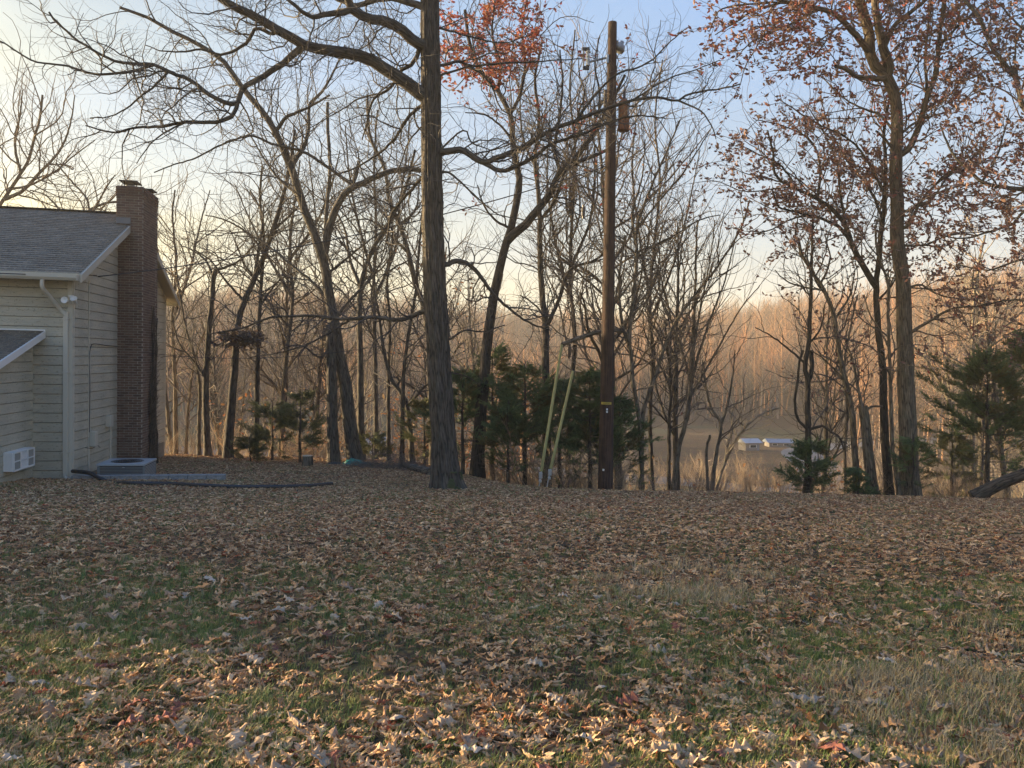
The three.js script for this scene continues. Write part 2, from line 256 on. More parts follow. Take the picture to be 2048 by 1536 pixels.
  // rake boards and fascia
  const rake = (d) => { const s = new THREE.Shape([[0, 0], [run, -SLOPE * run], [run, -SLOPE * run - 0.17], [0, -0.19]].map((p) => new THREE.Vector2(...p))); const g = new THREE.ExtrudeGeometry(s, { depth: 0.035, bevelEnabled: true, bevelSize: 0.004, bevelThickness: 0.004, bevelSegments: 1 }); g.rotateY(-d * Math.PI / 2); g.translate(RO + (d > 0 ? 0.038 : 0.004), RIDGE - 0.008, -GW / 2); return g; };
  mesh('rake_board', rake(1), M.trim, house); mesh('rake_board', rake(-1), M.trim, house);
  // boxed soffit under the rakes
  mesh('soffit', boxG(FW + RO, 0.02, OH - 0.01, -FW / 2 + RO / 2, EAVE - SLOPE * OH - 0.075, OH / 2), M.trim, house);
  mesh('fascia', boxG(FW + 2 * RO, 0.17, 0.022, -FW / 2, EAVE - SLOPE * OH - 0.06, OH + 0.012), M.trim, house);
  mesh('fascia', boxG(FW + 2 * RO, 0.17, 0.022, -FW / 2, EAVE - SLOPE * OH - 0.06, -GW - OH - 0.012), M.trim, house);
  // gutter and downspout
  const gsx = new THREE.Shape([[0, 0], [0.09, 0], [0.125, 0.055], [0.125, 0.12], [0.118, 0.12], [0.118, 0.06], [0.086, 0.007], [0.007, 0.007], [0.007, 0.12], [0, 0.12]].map((p) => new THREE.Vector2(...p)));
  const gut = new THREE.ExtrudeGeometry(gsx, { depth: FW + RO + 0.12, bevelEnabled: false }); gut.rotateY(-Math.PI / 2); gut.translate(RO - 0.02, EAVE - SLOPE * OH - 0.15, OH + 0.026);
  const gutter = mesh('gutter', gut, M.trim, house);
  mesh('gutter_end_cap', boxG(0.012, 0.122, 0.125, RO - 0.012, EAVE - SLOPE * OH - 0.089, OH + 0.089), M.trim, gutter);
  const yG = EAVE - SLOPE * OH - 0.15;
  mesh('downspout', merge([tubeG([V(-0.42, yG, OH + 0.08), V(-0.42, yG - 0.16, OH + 0.08), V(-0.34, yG - 0.36, 0.30), V(-0.2, yG - 0.62, 0.11), V(-0.11, yG - 0.75, 0.075)], 0.045, 8, 24), rboxG(0.10, yG - 0.72, 0.085, -0.10, (yG - 0.72) / 2 + 0.06, 0.068, 0.012), tubeG([V(-0.1, 0.09, 0.07), V(-0.09, 0.03, 0.09), V(0.0, -0.02, 0.16), V(0.1, -0.04, 0.2)], 0.047, 8, 12)]), M.trim, house);
  for (const y of [0.6, 2.4, 3.6]) mesh('downspout_strap', rboxG(0.14, 0.025, 0.092, -0.10, y, 0.072, 0.003), M.trim, house);
  // foundation
  mesh('foundation', boxG(FW - 0.1, 1, GW - 0.1, -FW / 2 - 0.03, -0.5 - 0.03, -GW / 2), M.concrete, house);
  // extension roof with white fascia
  const XR = -0.56, er = EZ + 0.4, ex0 = XX - 7.3;
  const erg = new THREE.Shape([[0, 0], [er, -ES * er], [er, -ES * er - 0.05], [0, -0.05]].map((p) => new THREE.Vector2(...p))); const ed = new THREE.ExtrudeGeometry(erg, { depth: XR - ex0, bevelEnabled: false }); ed.rotateY(-Math.PI / 2); ed.translate(XR, ET - 0.02, 0.03);
  const eroof = mesh('extension_roof', ed, M.trim, house);
  tag(mesh('shingles', tabs(XR - ex0, er, ex0, ET - 0.012, 0.03, 1, ES, 19), (() => { const m = M.shingle.clone(); m.color = lin(1, 0.88, 0.78); return m; })(), eroof), null, null, null, 'stuff');
  const rk = new THREE.ExtrudeGeometry(new THREE.Shape([[0, 0], [er, -ES * er], [er, -ES * er - 0.15], [0, -0.15]].map((p) => new THREE.Vector2(...p))), { depth: 0.03, bevelEnabled: false }); rk.rotateY(-Math.PI / 2); rk.translate(XR + 0.032, ET - 0.005, 0.032);
  mesh('rake_board', rk, M.white, house).userData.label = 'white rake board on the low extension roof';
  mesh('wall_flashing', boxG(7.2, 0.03, 0.02, XR - 3.58, ET + 0.012, 0.045), M.white, house);
  // garage wing beyond the frame
  const wing = mesh('garage_wing', boxG(3.4, 5.2, 2.6, -6.4, 1.6, 5.45), tones[0], house);
  const ws = new THREE.Shape([[-2.0, 4.0], [2.0, 4.0], [0, 5.5]].map((p) => new THREE.Vector2(...p))); const wg = new THREE.ExtrudeGeometry(ws, { depth: 3.2, bevelEnabled: false }); wg.translate(-6.4, 0.1, 3.9);
  mesh('garage_roof', wg, std(lin(0.1, 0.1, 0.1)), house);
  // chimney
  const CZ0 = -3.05, CZ1 = -4.51, CX = 0.64, CT = 7.2, C = 0.0677;
  const chim = mesh('chimney', boxG(CX - 0.006, CT + 0.5, CZ0 - CZ1 - 0.012, CX / 2 - 0.1, CT / 2 - 0.27, (CZ0 + CZ1) / 2), M.mortar, house);
  chim.geometry.translate(0.1 - 0.003, 0, 0);
  const full = new RoundedBoxGeometry(0.203, 0.057, 0.1, 1, 0.004), half = new RoundedBoxGeometry(0.1, 0.057, 0.1, 1, 0.004), rr = rng(77);
  let nb = 0; const rest = [[], [], [], [], []];
  const nC = Math.floor((CT + 0.2) / C);
  const put = (g, x, y, z, turn, own) => {
    const k = Math.floor(rr() * 5), j = (rr() - 0.5) * 0.006;
    if (own && nb < 300) { const b = mesh('brick', g, brickMats[k], chim); b.position.set(x + (turn ? j : 0), y, z + (turn ? 0 : j)); b.rotation.y = turn; nb++; }
    else { const q = g.clone(); q.rotateY(turn); q.translate(x + (turn ? j : 0), y, z + (turn ? 0 : j)); rest[k].push(q); }
  };
  for (let c = nC; c >= 0; c--) {
    const y = -0.2 + c * C + 0.03, grow = c >= nC - 2 ? 0.018 : c === nC - 3 ? 0.01 : 0, odd = c % 2;
    // face towards the lawn
    let x = 0.0; const W = CX + grow;
    if (odd) { put(half, x + 0.05, y, CZ0 - 0.05 + grow, 0, true); x += 0.108; }
    while (x < W - 0.06) { const rem = W - x; if (rem < 0.19) { put(half, W - 0.05, y, CZ0 - 0.05 + grow, 0, true); break; } put(full, x + 0.1015, y, CZ0 - 0.05 + grow, 0, true); x += 0.213; }
    // face away from the house
    let z = CZ0 + grow - (odd ? 0.108 : 0.108); const zEnd = CZ1 - grow;
    if (odd) { put(half, W - 0.05, y, z - 0.05, Math.PI / 2, false); z -= 0.11; }
    while (z > zEnd + 0.06) { const rem = z - zEnd; if (rem < 0.2) { put(half, W - 0.05, y, zEnd + 0.05, Math.PI / 2, false); break; } put(full, W - 0.05, y, z - 0.1015, Math.PI / 2, false); z -= 0.213; }
    // back and, above the roof, the house side
    for (let q = 0; q < 3; q++) put(full, 0.1 + q * 0.213, y, zEnd + 0.04, 0, false);
    if (y > EAVE) for (let q = 0; q < 6; q++) put(full, 0.03 - grow, y, CZ0 - 0.12 - q * 0.223, Math.PI / 2, false);
  }
  rest.forEach((l, k) => { if (l.length) tag(mesh('brickwork', merge(l), brickMats[k], chim), null, null, null, 'stuff'); });
  mesh('crown', boxG(CX + 0.0, 0.05, CZ0 - CZ1, CX / 2, CT + 0.02, (CZ0 + CZ1) / 2), M.concrete, chim);
  // flashing on the near roof slope
  const fl = boxG(0.36, 0.16, 0.012, 0.17, roofY(CZ0) + 0.22, CZ0 + 0.026); mesh('flashing', fl, std(lin(0.16, 0.165, 0.17), { roughness: 0.6 }), chim);
  for (const [dx, dz, dy] of [[0.24, -0.34, 0.12], [0.46, -1.0, 0.06]]) {
    const cap = mesh('flue_cap', merge([boxG(0.44, 0.03, 0.5, dx, CT + 0.05 + dy + 0.03, CZ0 + dz), ...[[-1, -1], [1, -1], [-1, 1], [1, 1]].map(([a, b]) => boxG(0.02, dy + 0.06, 0.02, dx + a * 0.12, CT + 0.05 + dy / 2 - 0.0, CZ0 + dz + b * 0.12))]), M.flue, chim);
    mesh('flue_tile', cylG(0.13, 0.13, 0.09, dx, CT + 0.07, CZ0 + dz, 14), M.concrete, cap);
  }
  // boxes, conduits, floodlight on the gable and corner
  const box = (n, w, h, d, z, y, m = M.trim) => mesh(n, rboxG(d, h, w, 0.03 + d / 2, y, z, 0.012), m, house);
  const b1 = box('utility_box', 0.2, 0.36, 0.13, -1.12, 0.78), b2 = box('disconnect_box', 0.22, 0.3, 0.13, -2.25, 1.12);
  const con = (n, z, y0, y1, rad) => mesh(n, cylG(rad, rad, y1 - y0, 0.045, (y0 + y1) / 2, z, 8), M.trim, house);
  con('conduit', -0.92, 0.2, 4.55, 0.013); con('conduit', -1.02, 0.95, 2.9, 0.013); con('conduit', -0.95, -0.05, 0.6, 0.02); con('conduit', -2.5, -0.1, 0.94, 0.022);
  mesh('cable', tubeG([V(0.05, 0.95, -0.97), V(0.05, 2.0, -0.99), V(0.05, 2.85, -0.97), V(0.06, 3.02, -1.02), V(0.06, 3.06, -1.2), V(0.05, 3.04, -2.0), V(0.06, 3.02, -3.0)], 0.009, 6, 40), M.cable, house);
  mesh('loose_cable', tubeG([V(0.04, 0.62, -0.7), V(0.1, 0.56, -1.0), V(0.12, 0.6, -1.25), V(0.06, 0.5, -1.7)], 0.006, 5, 20), M.cable, house);
  const lamp = mesh('floodlight', cylG(0.05, 0.06, 0.05, 0.0, 4.1, 0.08, 12), M.white, house);
  for (const [x, z, tx] of [[-0.06, 0.2, 0.9], [0.1, 0.14, 0.3]]) { const hd = mesh('lamp_head', (() => { const g = new THREE.LatheGeometry([[0.0, -0.09], [0.035, -0.085], [0.045, 0], [0.075, 0.08], [0.07, 0.085], [0, 0.06]].map((p) => new THREE.Vector2(...p)), 14); g.rotateX(tx + 0.6); g.translate(x, 4.0, z); return g; })(), M.white, lamp); }
}
// window air conditioner in the extension wall
{
  const o = thing('wall_air_conditioner', 'white through-wall air conditioner with grille panes on the extension', 'air conditioner'); house.updateMatrixWorld(true);
  const base = house.localToWorld(V(-0.80, 0.36, 0.93)); o.position.copy(base); o.rotation.y = TH;
  mesh('housing', rboxG(0.19, 0.40, 1.02, 0.095, 0.2, 0, 0.01), M.white, o);
  const fr = [boxG(0.02, 0.03, 1.0, 0.2, 0.385, 0), boxG(0.02, 0.03, 1.0, 0.2, 0.015, 0), boxG(0.018, 0.022, 0.94, 0.2, 0.2, 0)]; for (const z of [-0.485, -0.17, 0.16, 0.485]) fr.push(boxG(0.022, 0.34, 0.03, 0.2, 0.2, z));
  mesh('grille_frame', merge(fr), M.white, o);
  const dk = std(lin(0.34, 0.33, 0.29));
  for (const [z, m] of [[-0.33, dk], [0, M.white], [0.32, dk]]) for (const y of [0.108, 0.292]) { mesh('grille_panel', boxG(0.008, 0.15, 0.28, 0.193, y, z), m, o); }
}
// condenser behind a low block kerb
{
  const c = P(255, 945, 17.95); const o = thing('condenser_unit', 'square grey heat pump condenser with round fan grille beside brick chimney', 'condenser', [c.x, -1.575, c.z], TH);
  const W = 1.02, H = 0.56, D = 0.96;
  mesh('cabinet', boxG(W - 0.05, H - 0.04, D - 0.05, 0, H / 2 - 0.02, 0), std(lin(0.05, 0.05, 0.05)), o);
  for (let k = 0; k < 13; k++) { const y = 0.06 + k * 0.034; mesh('louvre', boxG(W - 0.06, 0.018, 0.012, 0, y + 0.03, D / 2 - 0.012), M.condenser, o); mesh('louvre', boxG(0.012, 0.018, D - 0.06, W / 2 - 0.012, y + 0.03, 0), M.condTop, o); }
  for (const [x, z] of [[1, 1], [1, -1], [-1, 1], [-1, -1]]) mesh('corner_post', rboxG(0.05, H - 0.03, 0.05, x * (W / 2 - 0.025), H / 2 - 0.02, z * (D / 2 - 0.025), 0.01), M.condenser, o);
  const s = new THREE.Shape([[-W / 2, -D / 2], [W / 2, -D / 2], [W / 2, D / 2], [-W / 2, D / 2]].map((p) => new THREE.Vector2(...p))); const h = new THREE.Path(); h.absarc(0, 0, 0.36, 0, Math.PI * 2); s.holes.push(h);
  const tg = new THREE.ExtrudeGeometry(s, { depth: 0.035, bevelEnabled: true, bevelSize: 0.008, bevelThickness: 0.008, bevelSegments: 2, curveSegments: 28 }); tg.rotateX(-Math.PI / 2); tg.translate(0, H - 0.02, 0);
  const top = mesh('top_panel', tg, M.condTop, o);
  const rings = []; for (let k = 1; k <= 7; k++) { const t = new THREE.TorusGeometry(0.05 * k, 0.004, 4, 36); t.rotateX(Math.PI / 2); t.translate(0, H + 0.02, 0); rings.push(t); } for (let k = 0; k < 4; k++) { const g = boxG(0.72, 0.006, 0.008, 0, H + 0.014, 0); g.rotateY(k * Math.PI / 4); rings.push(g); }
  mesh('fan_grille', merge(rings), M.black, top); mesh('fan_hub', cylG(0.05, 0.04, 0.04, 0, H + 0.03, 0, 12), M.black, top);
  mesh('nameplate', boxG(0.05, 0.012, 0.004, 0.05, H - 0.06, D / 2 + 0.001), M.galv, o);
  tag(mesh('concrete_pad', rboxG(1.15, 0.12, 1.1, 0, -0.05, 0, 0.015), M.concrete, scene), 'thin concrete pad beneath the condenser unit', 'pad');
  const pad = scene.children[scene.children.length - 1]; pad.position.copy(o.position); pad.rotation.y = TH;
  // kerb blocks
  const r = rng(5), bg = rboxG(0.396, 0.24, 0.195, 0, 0.12, 0, 0.008);
  for (let k = 0; k < 8; k++) { const p = house.localToWorld(V(0.30 + k * 0.408, -0.02, 0.22 + (r() - 0.5) * 0.006)); const b = mesh('concrete_block', bg, M.concrete, scene); b.position.set(p.x, P(300, 952, 17.2).y - 0.245 + (r() - 0.5) * 0.004, p.z); b.rotation.y = TH + (r() - 0.5) * 0.01; tag(b, k === 7 ? 'grey concrete block at the free lawn end of the kerb row' : 'grey concrete block within the low kerb row before the condenser', 'concrete block', 'kerb of concrete blocks'); }
}
// black corrugated drain hose
{
  const s = house.localToWorld(V(0.08, -0.03, 0.19)); s.y = P(165, 943, 17.1).y;
  const pts = [s, P(178, 946, 16.95), P(196, 955, 16.8), P(215, 963, 16.75)];
  for (const [x, y] of [[260, 969], [330, 970], [410, 974], [480, 976.5], [560, 976], [620, 974], [664, 970]]) { const q = hitGround(x, y + 2); q.y = groundH(q.x, q.z) + 0.046; pts.push(q); }
  const c = new THREE.CatmullRomCurve3(pts), len = c.getLength(), n = Math.round(len / 0.018), fr = c.computeFrenetFrames(n), pos = [], idx = [], S = 10;
  for (let i = 0; i <= n; i++) { const p = c.getPointAt(i / n), r = i % 2 ? 0.046 : 0.039; for (let k = 0; k < S; k++) { const a = k / S * 2 * Math.PI, q = p.clone().addScaledVector(fr.normals[i], r * Math.cos(a)).addScaledVector(fr.binormals[i], r * Math.sin(a)); pos.push(q.x, q.y, q.z); } }
  for (let i = 0; i < n; i++) for (let k = 0; k < S; k++) { const a = i * S + k, b = i * S + (k + 1) % S; idx.push(a, b, a + S, b, b + S, a + S); }
  const g = new THREE.BufferGeometry(); g.setAttribute('position', new THREE.Float32BufferAttribute(pos, 3)); g.setIndex(idx); g.computeVertexNormals();
  tag(mesh('drain_hose', g, M.black, scene), 'black corrugated drain hose running from the downspout across the leafy lawn', 'drain hose');
}
console.log('house');
// ------------------------------------------------------------------ utility pole, its fittings, guys and wires
const PD = 19.6;
const poleTop = P(1225, 45, PD), poleBase = P(1211, 985, PD); poleBase.y = groundH(poleBase.x, poleBase.z) - 0.25;
const pAt = (py) => { const t = (P(1218, py, PD).y - poleBase.y) / (poleTop.y - poleBase.y); return poleBase.clone().lerp(poleTop, t); };
const PX = (n) => n / FPX * PD;
const poleThing = thing('utility_pole', 'tall brown wooden utility pole with rusty transformer and yellow tag band', 'utility pole', [poleBase.x, poleBase.y, poleBase.z]);
{
  const L = (p) => p.clone().sub(poleBase), top = L(poleTop), N = 28, S = 28, pos = [], uv = [], idx = [];
  for (let i = 0; i <= N; i++) { const t = i / N, r = lerp(PX(15.5), PX(8.6), t ** 0.9); for (let k = 0; k <= S; k++) { const a = k / S * 2 * Math.PI, w = 1 + 0.05 * (fbm(Math.cos(a) * 6 + 9, Math.sin(a) * 6 + 9, 3, t * 3) - 0.5); pos.push(top.x * t + Math.cos(a) * r * w, top.y * t, top.z * t + Math.sin(a) * r * w); uv.push(k / S * 2, t * 9); } }
  for (let i = 0; i < N; i++) for (let k = 0; k < S; k++) { const a = i * (S + 1) + k; idx.push(a, a + S + 1, a + 1, a + 1, a + S + 1, a + S + 2); }
  const c = pos.length / 3; pos.push(top.x, top.y + 0.03, top.z); uv.push(0, 0); for (let k = 0; k < S; k++) idx.push(N * (S + 1) + k, c, N * (S + 1) + k + 1);
  const g = new THREE.BufferGeometry(); g.setAttribute('position', new THREE.Float32BufferAttribute(pos, 3)); g.setAttribute('uv', new THREE.Float32BufferAttribute(uv, 2)); g.setIndex(idx); g.computeVertexNormals();
  mesh('shaft', g, M.pole, poleThing);
  const at = (px, py, dz = 0) => L(P(px, py, PD - dz));
  // transformer
  const tp = at(1247, 262, 0.02), tr = PX(11), thh = PX(66);
  const tank = mesh('transformer', (() => { const q = new THREE.LatheGeometry([[0, 0], [tr * 0.97, 0], [tr, 0.02], [tr, thh * 0.78], [tr * 1.05, thh * 0.79], [tr * 1.05, thh * 0.82], [tr * 0.95, thh * 0.86], [tr * 0.4, thh * 0.95], [0, thh * 0.96]].map((p) => new THREE.Vector2(...p)), 22); q.translate(tp.x, tp.y, tp.z); return q; })(), M.rust, poleThing);
  mesh('paint_patch', (() => { const q = new THREE.CylinderGeometry(tr * 1.006, tr * 1.006, thh * 0.4, 10, 1, true, 0.55, 1.0); q.translate(tp.x, tp.y + thh * 0.58, tp.z); return q; })(), M.greyPaint, tank);
  const bush = []; for (let k = 0; k < 5; k++) bush.push(cylG(0.045 - k * 0.004, 0.03, 0.045, tp.x, tp.y + thh * 0.96 + 0.03 + k * 0.05, tp.z, 10)); bush.push(cylG(0.012, 0.012, 0.4, tp.x, tp.y + thh + 0.1, tp.z, 6));
  mesh('bushing', merge(bush), M.glaze, tank);
  for (const f of [0.2, 0.75]) mesh('bracket', boxG(0.14, 0.05, 0.06, tp.x - tr - 0.03, tp.y + thh * f, tp.z), M.metal, tank);
  const a1 = at(1211, 195, 0.12), ar = []; for (let k = 0; k < 9; k++) ar.push(cylG(k % 2 ? 0.035 : 0.05, k % 2 ? 0.035 : 0.05, 0.045, a1.x, a1.y - 0.2 + k * 0.045, a1.z, 10));
  mesh('arrester', merge(ar), M.glaze, poleThing);
  // cutout fuse on its arm
  const k0 = at(1219, 114), k1 = at(1178, 124);
  mesh('support_arm', tubeG([k0, k0.clone().lerp(k1, 0.5), k1], 0.03, 8, 6), M.greyPaint, poleThing);
  const ct = at(1172, 98), cb = at(1172, 136), ci = []; for (let k = 0; k < 7; k++) { const p = ct.clone().lerp(cb, 0.15 + k * 0.11); ci.push(cylG(k % 2 ? 0.04 : 0.055, k % 2 ? 0.04 : 0.055, 0.05, p.x + 0.05, p.y, p.z, 10)); }
  const cut = mesh('fuse_cutout', merge(ci), M.porcelain, poleThing);
  mesh('fuse_tube', tubeG([ct.clone().add(V(-0.06, 0, 0)), cb.clone().add(V(-0.06, 0, 0))], 0.018, 6, 4), M.black, cut);
  mesh('terminal', boxG(0.18, 0.06, 0.08, ct.x, ct.y, ct.z), M.black, cut); mesh('terminal', boxG(0.16, 0.08, 0.08, cb.x, cb.y, cb.z), M.black, cut);
  // yard lamp behind the top
  const lp = at(1241, 90, -0.1), lampG = new THREE.LatheGeometry([[0, 0.10], [0.05, 0.1], [0.06, 0.04], [0.13, 0.0], [0.17, -0.1], [0.15, -0.16], [0, -0.17]].map((p) => new THREE.Vector2(...p)), 16); lampG.rotateZ(-0.5); lampG.translate(lp.x, lp.y, lp.z);
  mesh('yard_lamp', lampG, M.greyPaint, poleThing); mesh('lamp_bracket', tubeG([at(1225, 84), at(1236, 82)], 0.03, 8, 3), M.metal, poleThing);
  const gw = L(pAt(120)); mesh('guy_hook', boxG(0.05, 0.2, 0.1, gw.x - 0.12, gw.y, gw.z + 0.05), M.metal, poleThing);
  // tag band and small markers on the near side
  const ring = (py, h, px0, m, n, w = 1.0) => { const p = L(pAt(py)); const rr = lerp(PX(15.5), PX(8.6), (p.y / top.y) ** 0.9) + 0.012; const q = new THREE.CylinderGeometry(rr, rr, h, 14, 1, true, px0, w); q.translate(p.x, p.y, p.z); return mesh(n, q, m, poleThing); };
  const band = ring(806, 0.06, -0.95, M.yellow, 'tag_band', 1.5);
  for (const [py, s] of [[818, 0.05], [823, 0.04]]) ring(py, s, -0.18, M.white, 'marker_tag', 0.22);
  ring(938, 0.05, -0.55, M.white, 'marker_tag', 0.25);
  mesh('ground_wire', tubeG([L(pAt(970)).add(V(0.14, 0, 0.13)), L(pAt(700)).add(V(0.12, 0, 0.11)), L(pAt(300)).add(V(0.09, 0, 0.09))], 0.008, 5, 20), M.cable, poleThing);
  // lettering on the band
  const cv = document.createElement('canvas'); cv.width = 256; cv.height = 32; const cx = cv.getContext('2d'); cx.fillStyle = '#b09a3a'; cx.fillRect(0, 0, 256, 32); cx.fillStyle = '#2a2716'; for (let k = 0; k < 7; k++) cx.fillRect(58 + k * 22, 8, 9, 16); const ctx = new THREE.CanvasTexture(cv); ctx.colorSpace = THREE.SRGBColorSpace;
  band.material = std(lin(1, 1, 1), { map: ctx, roughness: 0.5 });
}
// guy wires with yellow guards
function guy(px, base, g0, g1, topPy, label, extra) {
  const b = P(base[0], base[1], 19.25); b.y = groundH(b.x, b.z) - 0.03; const t = pAt(topPy).add(V(-0.1, 0, 0.06));
  const o = thing('guy_wire', label, 'guy wire', [b.x, b.y, b.z], 0, 'guy wires anchoring the pole'), L = (p) => p.clone().sub(b);
  const along = (py) => { let k = 0; for (; k < 1; k += 0.002) { if (project(b.clone().lerp(t, k))[1] < py) break; } return L(b.clone().lerp(t, k)); };
  mesh('strand', tubeG([V(0, 0, 0), L(t).multiplyScalar(0.5), L(t)], 0.0045, 5, 6), M.cable, o);
  if (g0) {
    mesh('guard', (() => { const a = along(g0), c = along(g1), d = c.clone().sub(a), q = new THREE.CylinderGeometry(0.035, 0.042, d.length(), 10); q.translate(0, d.length() / 2, 0); q.applyQuaternion(new THREE.Quaternion().setFromUnitVectors(V(0, 1, 0), d.normalize())); q.translate(a.x, a.y, a.z); return q; })(), M.yellow, o);
    mesh('anchor_rod', tubeG([V(0, -0.1, 0), along(base[1] - 14), along(g0 - 2)], 0.018, 6, 8), M.galv, o);
    mesh('clamp', (() => { const a = along(g0 + 8); return merge([rboxG(0.09, 0.16, 0.07, a.x, a.y, a.z, 0.015), rboxG(0.07, 0.07, 0.1, a.x - 0.01, a.y - 0.14, a.z, 0.012)]); })(), M.galv, o);
  }
  if (extra) { const a = along(extra); mesh('insulator', merge([rboxG(0.085, 0.22, 0.085, a.x, a.y, a.z, 0.02), cylG(0.03, 0.03, 0.34, a.x, a.y, a.z, 8)]), M.glaze, o); }
  return o;
}
guy(0, [1077, 972], 944, 690, 118, 'guy wire with the longer yellow guard and a dark strain insulator', 424);
guy(0, [1092, 971], 938, 742, 455, 'guy wire with the shorter, more tilted yellow guard');
guy(0, [1088, 973], 0, 0, 300, 'thin bare guy wire with a black block between the yellow guards', 702);
function wire(a, b, sag, rad, label) { const pts = []; for (let i = 0; i <= 12; i++) { const t = i / 12; const p = a.clone().lerp(b, t); p.y -= sag * 4 * t * (1 - t); pts.push(p); } tag(mesh('overhead_wire', tubeG(pts, rad, 5, 40), M.cable, scene), label, 'wire'); }
{
  const mastA = house.localToWorld(V(0.36, 4.62, -0.55)), g2 = house.localToWorld(V(0.05, 3.03, -3.0)), g3 = house.localToWorld(V(0.66, 2.86, -3.6));
  wire(mastA, pAt(333).add(V(-0.1, 0, 0.05)), 0.35, 0.014, 'thick sagging service wire from the house rake to the utility pole');
  wire(g3, pAt(560).add(V(-0.13, 0, 0.05)), 0.8, 0.008, 'thin sagging telephone wire from the chimney side to the utility pole');
  const far = P(-500, 512, 13); wire(mastA.clone().add(V(-0.02, 0.03, 0)), far, 0.08, 0.011, 'dark overhead wire crossing the grey roof above the gutter');
}
console.log('pole');
// ------------------------------------------------------------------ branch builder
class Tubes {
  constructor() { this.p = []; this.n = []; this.u = []; this.i = []; }
  add(pts, rad, S, disp) {
    const m = pts.length; if (m < 2) return this;
    const t = V(0, 0, 0), nrm = V(0, 0, 0), bin = V(0, 0, 0), q = V(0, 0, 0); let len = 0;
    const base = this.p.length / 3, ringN = disp || S > 6 ? S + 1 : S, circ = Math.max(1, Math.round(2 * Math.PI * rad[0] / 0.55));
    for (let k = 0; k < m; k++) {
      t.subVectors(pts[Math.min(m - 1, k + 1)], pts[Math.max(0, k - 1)]).normalize();
      if (k === 0) { nrm.set(Math.abs(t.y) > 0.9 ? 1 : 0, Math.abs(t.y) > 0.9 ? 0 : 1, 0); } else len += pts[k].distanceTo(pts[k - 1]);
      nrm.addScaledVector(t, -nrm.dot(t)).normalize(); bin.crossVectors(t, nrm);
      for (let s = 0; s < ringN; s++) {
        const a = s / S * 2 * Math.PI, ca = Math.cos(a), sa = Math.sin(a), r = disp ? disp(rad[k], a, len, k / (m - 1)) : rad[k];
        q.copy(nrm).multiplyScalar(ca).addScaledVector(bin, sa);
        this.p.push(pts[k].x + q.x * r, pts[k].y + q.y * r, pts[k].z + q.z * r); this.n.push(q.x, q.y, q.z); this.u.push(s / S * circ, len / 1.1);
      }
    }
    for (let k = 0; k < m - 1; k++) for (let s = 0; s < S; s++) { const a = base + k * ringN + s, b = base + k * ringN + (ringN > S ? s + 1 : (s + 1) % S); this.i.push(a, b, a + ringN, b, b + ringN, a + ringN); }
    return this;
  }
  get tris() { return this.i.length / 3; }
  geo(recompute) {
    const g = new THREE.BufferGeometry(); g.setAttribute('position', new THREE.Float32BufferAttribute(this.p, 3)); g.setAttribute('normal', new THREE.Float32BufferAttribute(this.n, 3)); g.setAttribute('uv', new THREE.Float32BufferAttribute(this.u, 2)); g.setIndex(this.i); if (recompute) g.computeVertexNormals(); return g;
  }
}
const sidesFor = (r) => (r > 0.12 ? 16 : r > 0.05 ? 10 : r > 0.02 ? 6 : r > 0.009 ? 4 : 3);
let TRIS = 0;
function shootPath(p, dir, len, r, R, wob, up) {
  const n = clamp(Math.round(len / 0.15), 4, 10), pts = [p.clone()], rad = [r], d = dir.clone(), q = p.clone(), st = len / n;
  for (let k = 1; k <= n; k++) { d.x += (R() - 0.5) * wob; d.y += (R() - 0.5) * wob + up; d.z += (R() - 0.5) * wob; d.normalize(); q.addScaledVector(d, st); pts.push(q.clone()); rad.push(Math.max(r * (1 - 0.7 * k / n), 0.0021)); }
  return { pts, rad, len };
}
function grow(stem, o, R, out, tips, level = 0) {
  // side shoots along a stem
  const m = stem.pts.length, L = stem.len; let s = L * (level ? 0.12 : o.t0 ?? 0.1); const d = V(0, 0, 0), ax = V(0, 0, 0);
  while (s < L * 0.985) {
    const f = s / L * (m - 1), k = Math.min(m - 2, Math.floor(f)), w = f - k, rr = lerp(stem.rad[k], stem.rad[k + 1], w);
    const p = stem.pts[k].clone().lerp(stem.pts[k + 1], w);
    d.subVectors(stem.pts[k + 1], stem.pts[k]).normalize();
    const cr = Math.min(rr * lerp(0.38, 0.72, R()), o.maxR ?? 0.03);
    s += lerp(0.55, 1.45, R()) * (o.gap ?? 0.3) * 0.8 * clamp(Math.sqrt(rr / 0.012), 0.55, 1.6);
    if (cr < o.minR || out.n > o.cap) { if (cr < o.minR && rr < o.minR * 1.7) break; continue; }
    ax.set(R() - 0.5, R() - 0.5, R() - 0.5); ax.addScaledVector(d, -ax.dot(d)).normalize();
    const an = lerp(o.a0 ?? 32, o.a1 ?? 66, R()) * RAD, dir = d.clone().multiplyScalar(Math.cos(an)).addScaledVector(ax, Math.sin(an)); dir.y += o.lift ?? 0.12; dir.normalize();
    const len = (o.len ?? 1) * 1.15 * (cr / 0.01) ** 0.62 * lerp(0.6, 1.3, R());
    const c = shootPath(p, dir, len, cr, R, o.wob ?? 0.5, o.up ?? 0.05);
    out.t.add(c.pts, c.rad, sidesFor(cr)); out.n++;
    if (cr > o.minR * 1.6) grow(c, o, R, out, tips, level + 1);
    if (tips && cr < (o.tipR ?? 0.012)) for (let k = 1; k < c.pts.length; k++) tips.push(c.pts[k]);
  }
}
const GROW = { minR: 0.0036, cap: 2600 };
function smooth(pts, step) { const c = new THREE.CatmullRomCurve3(pts, false, 'centripetal'), L = c.getLength(), n = clamp(Math.round(L / step), 3, 90); const o = []; for (let k = 0; k <= n; k++) o.push(c.getPointAt(k / n)); return { pts: o, len: L }; }
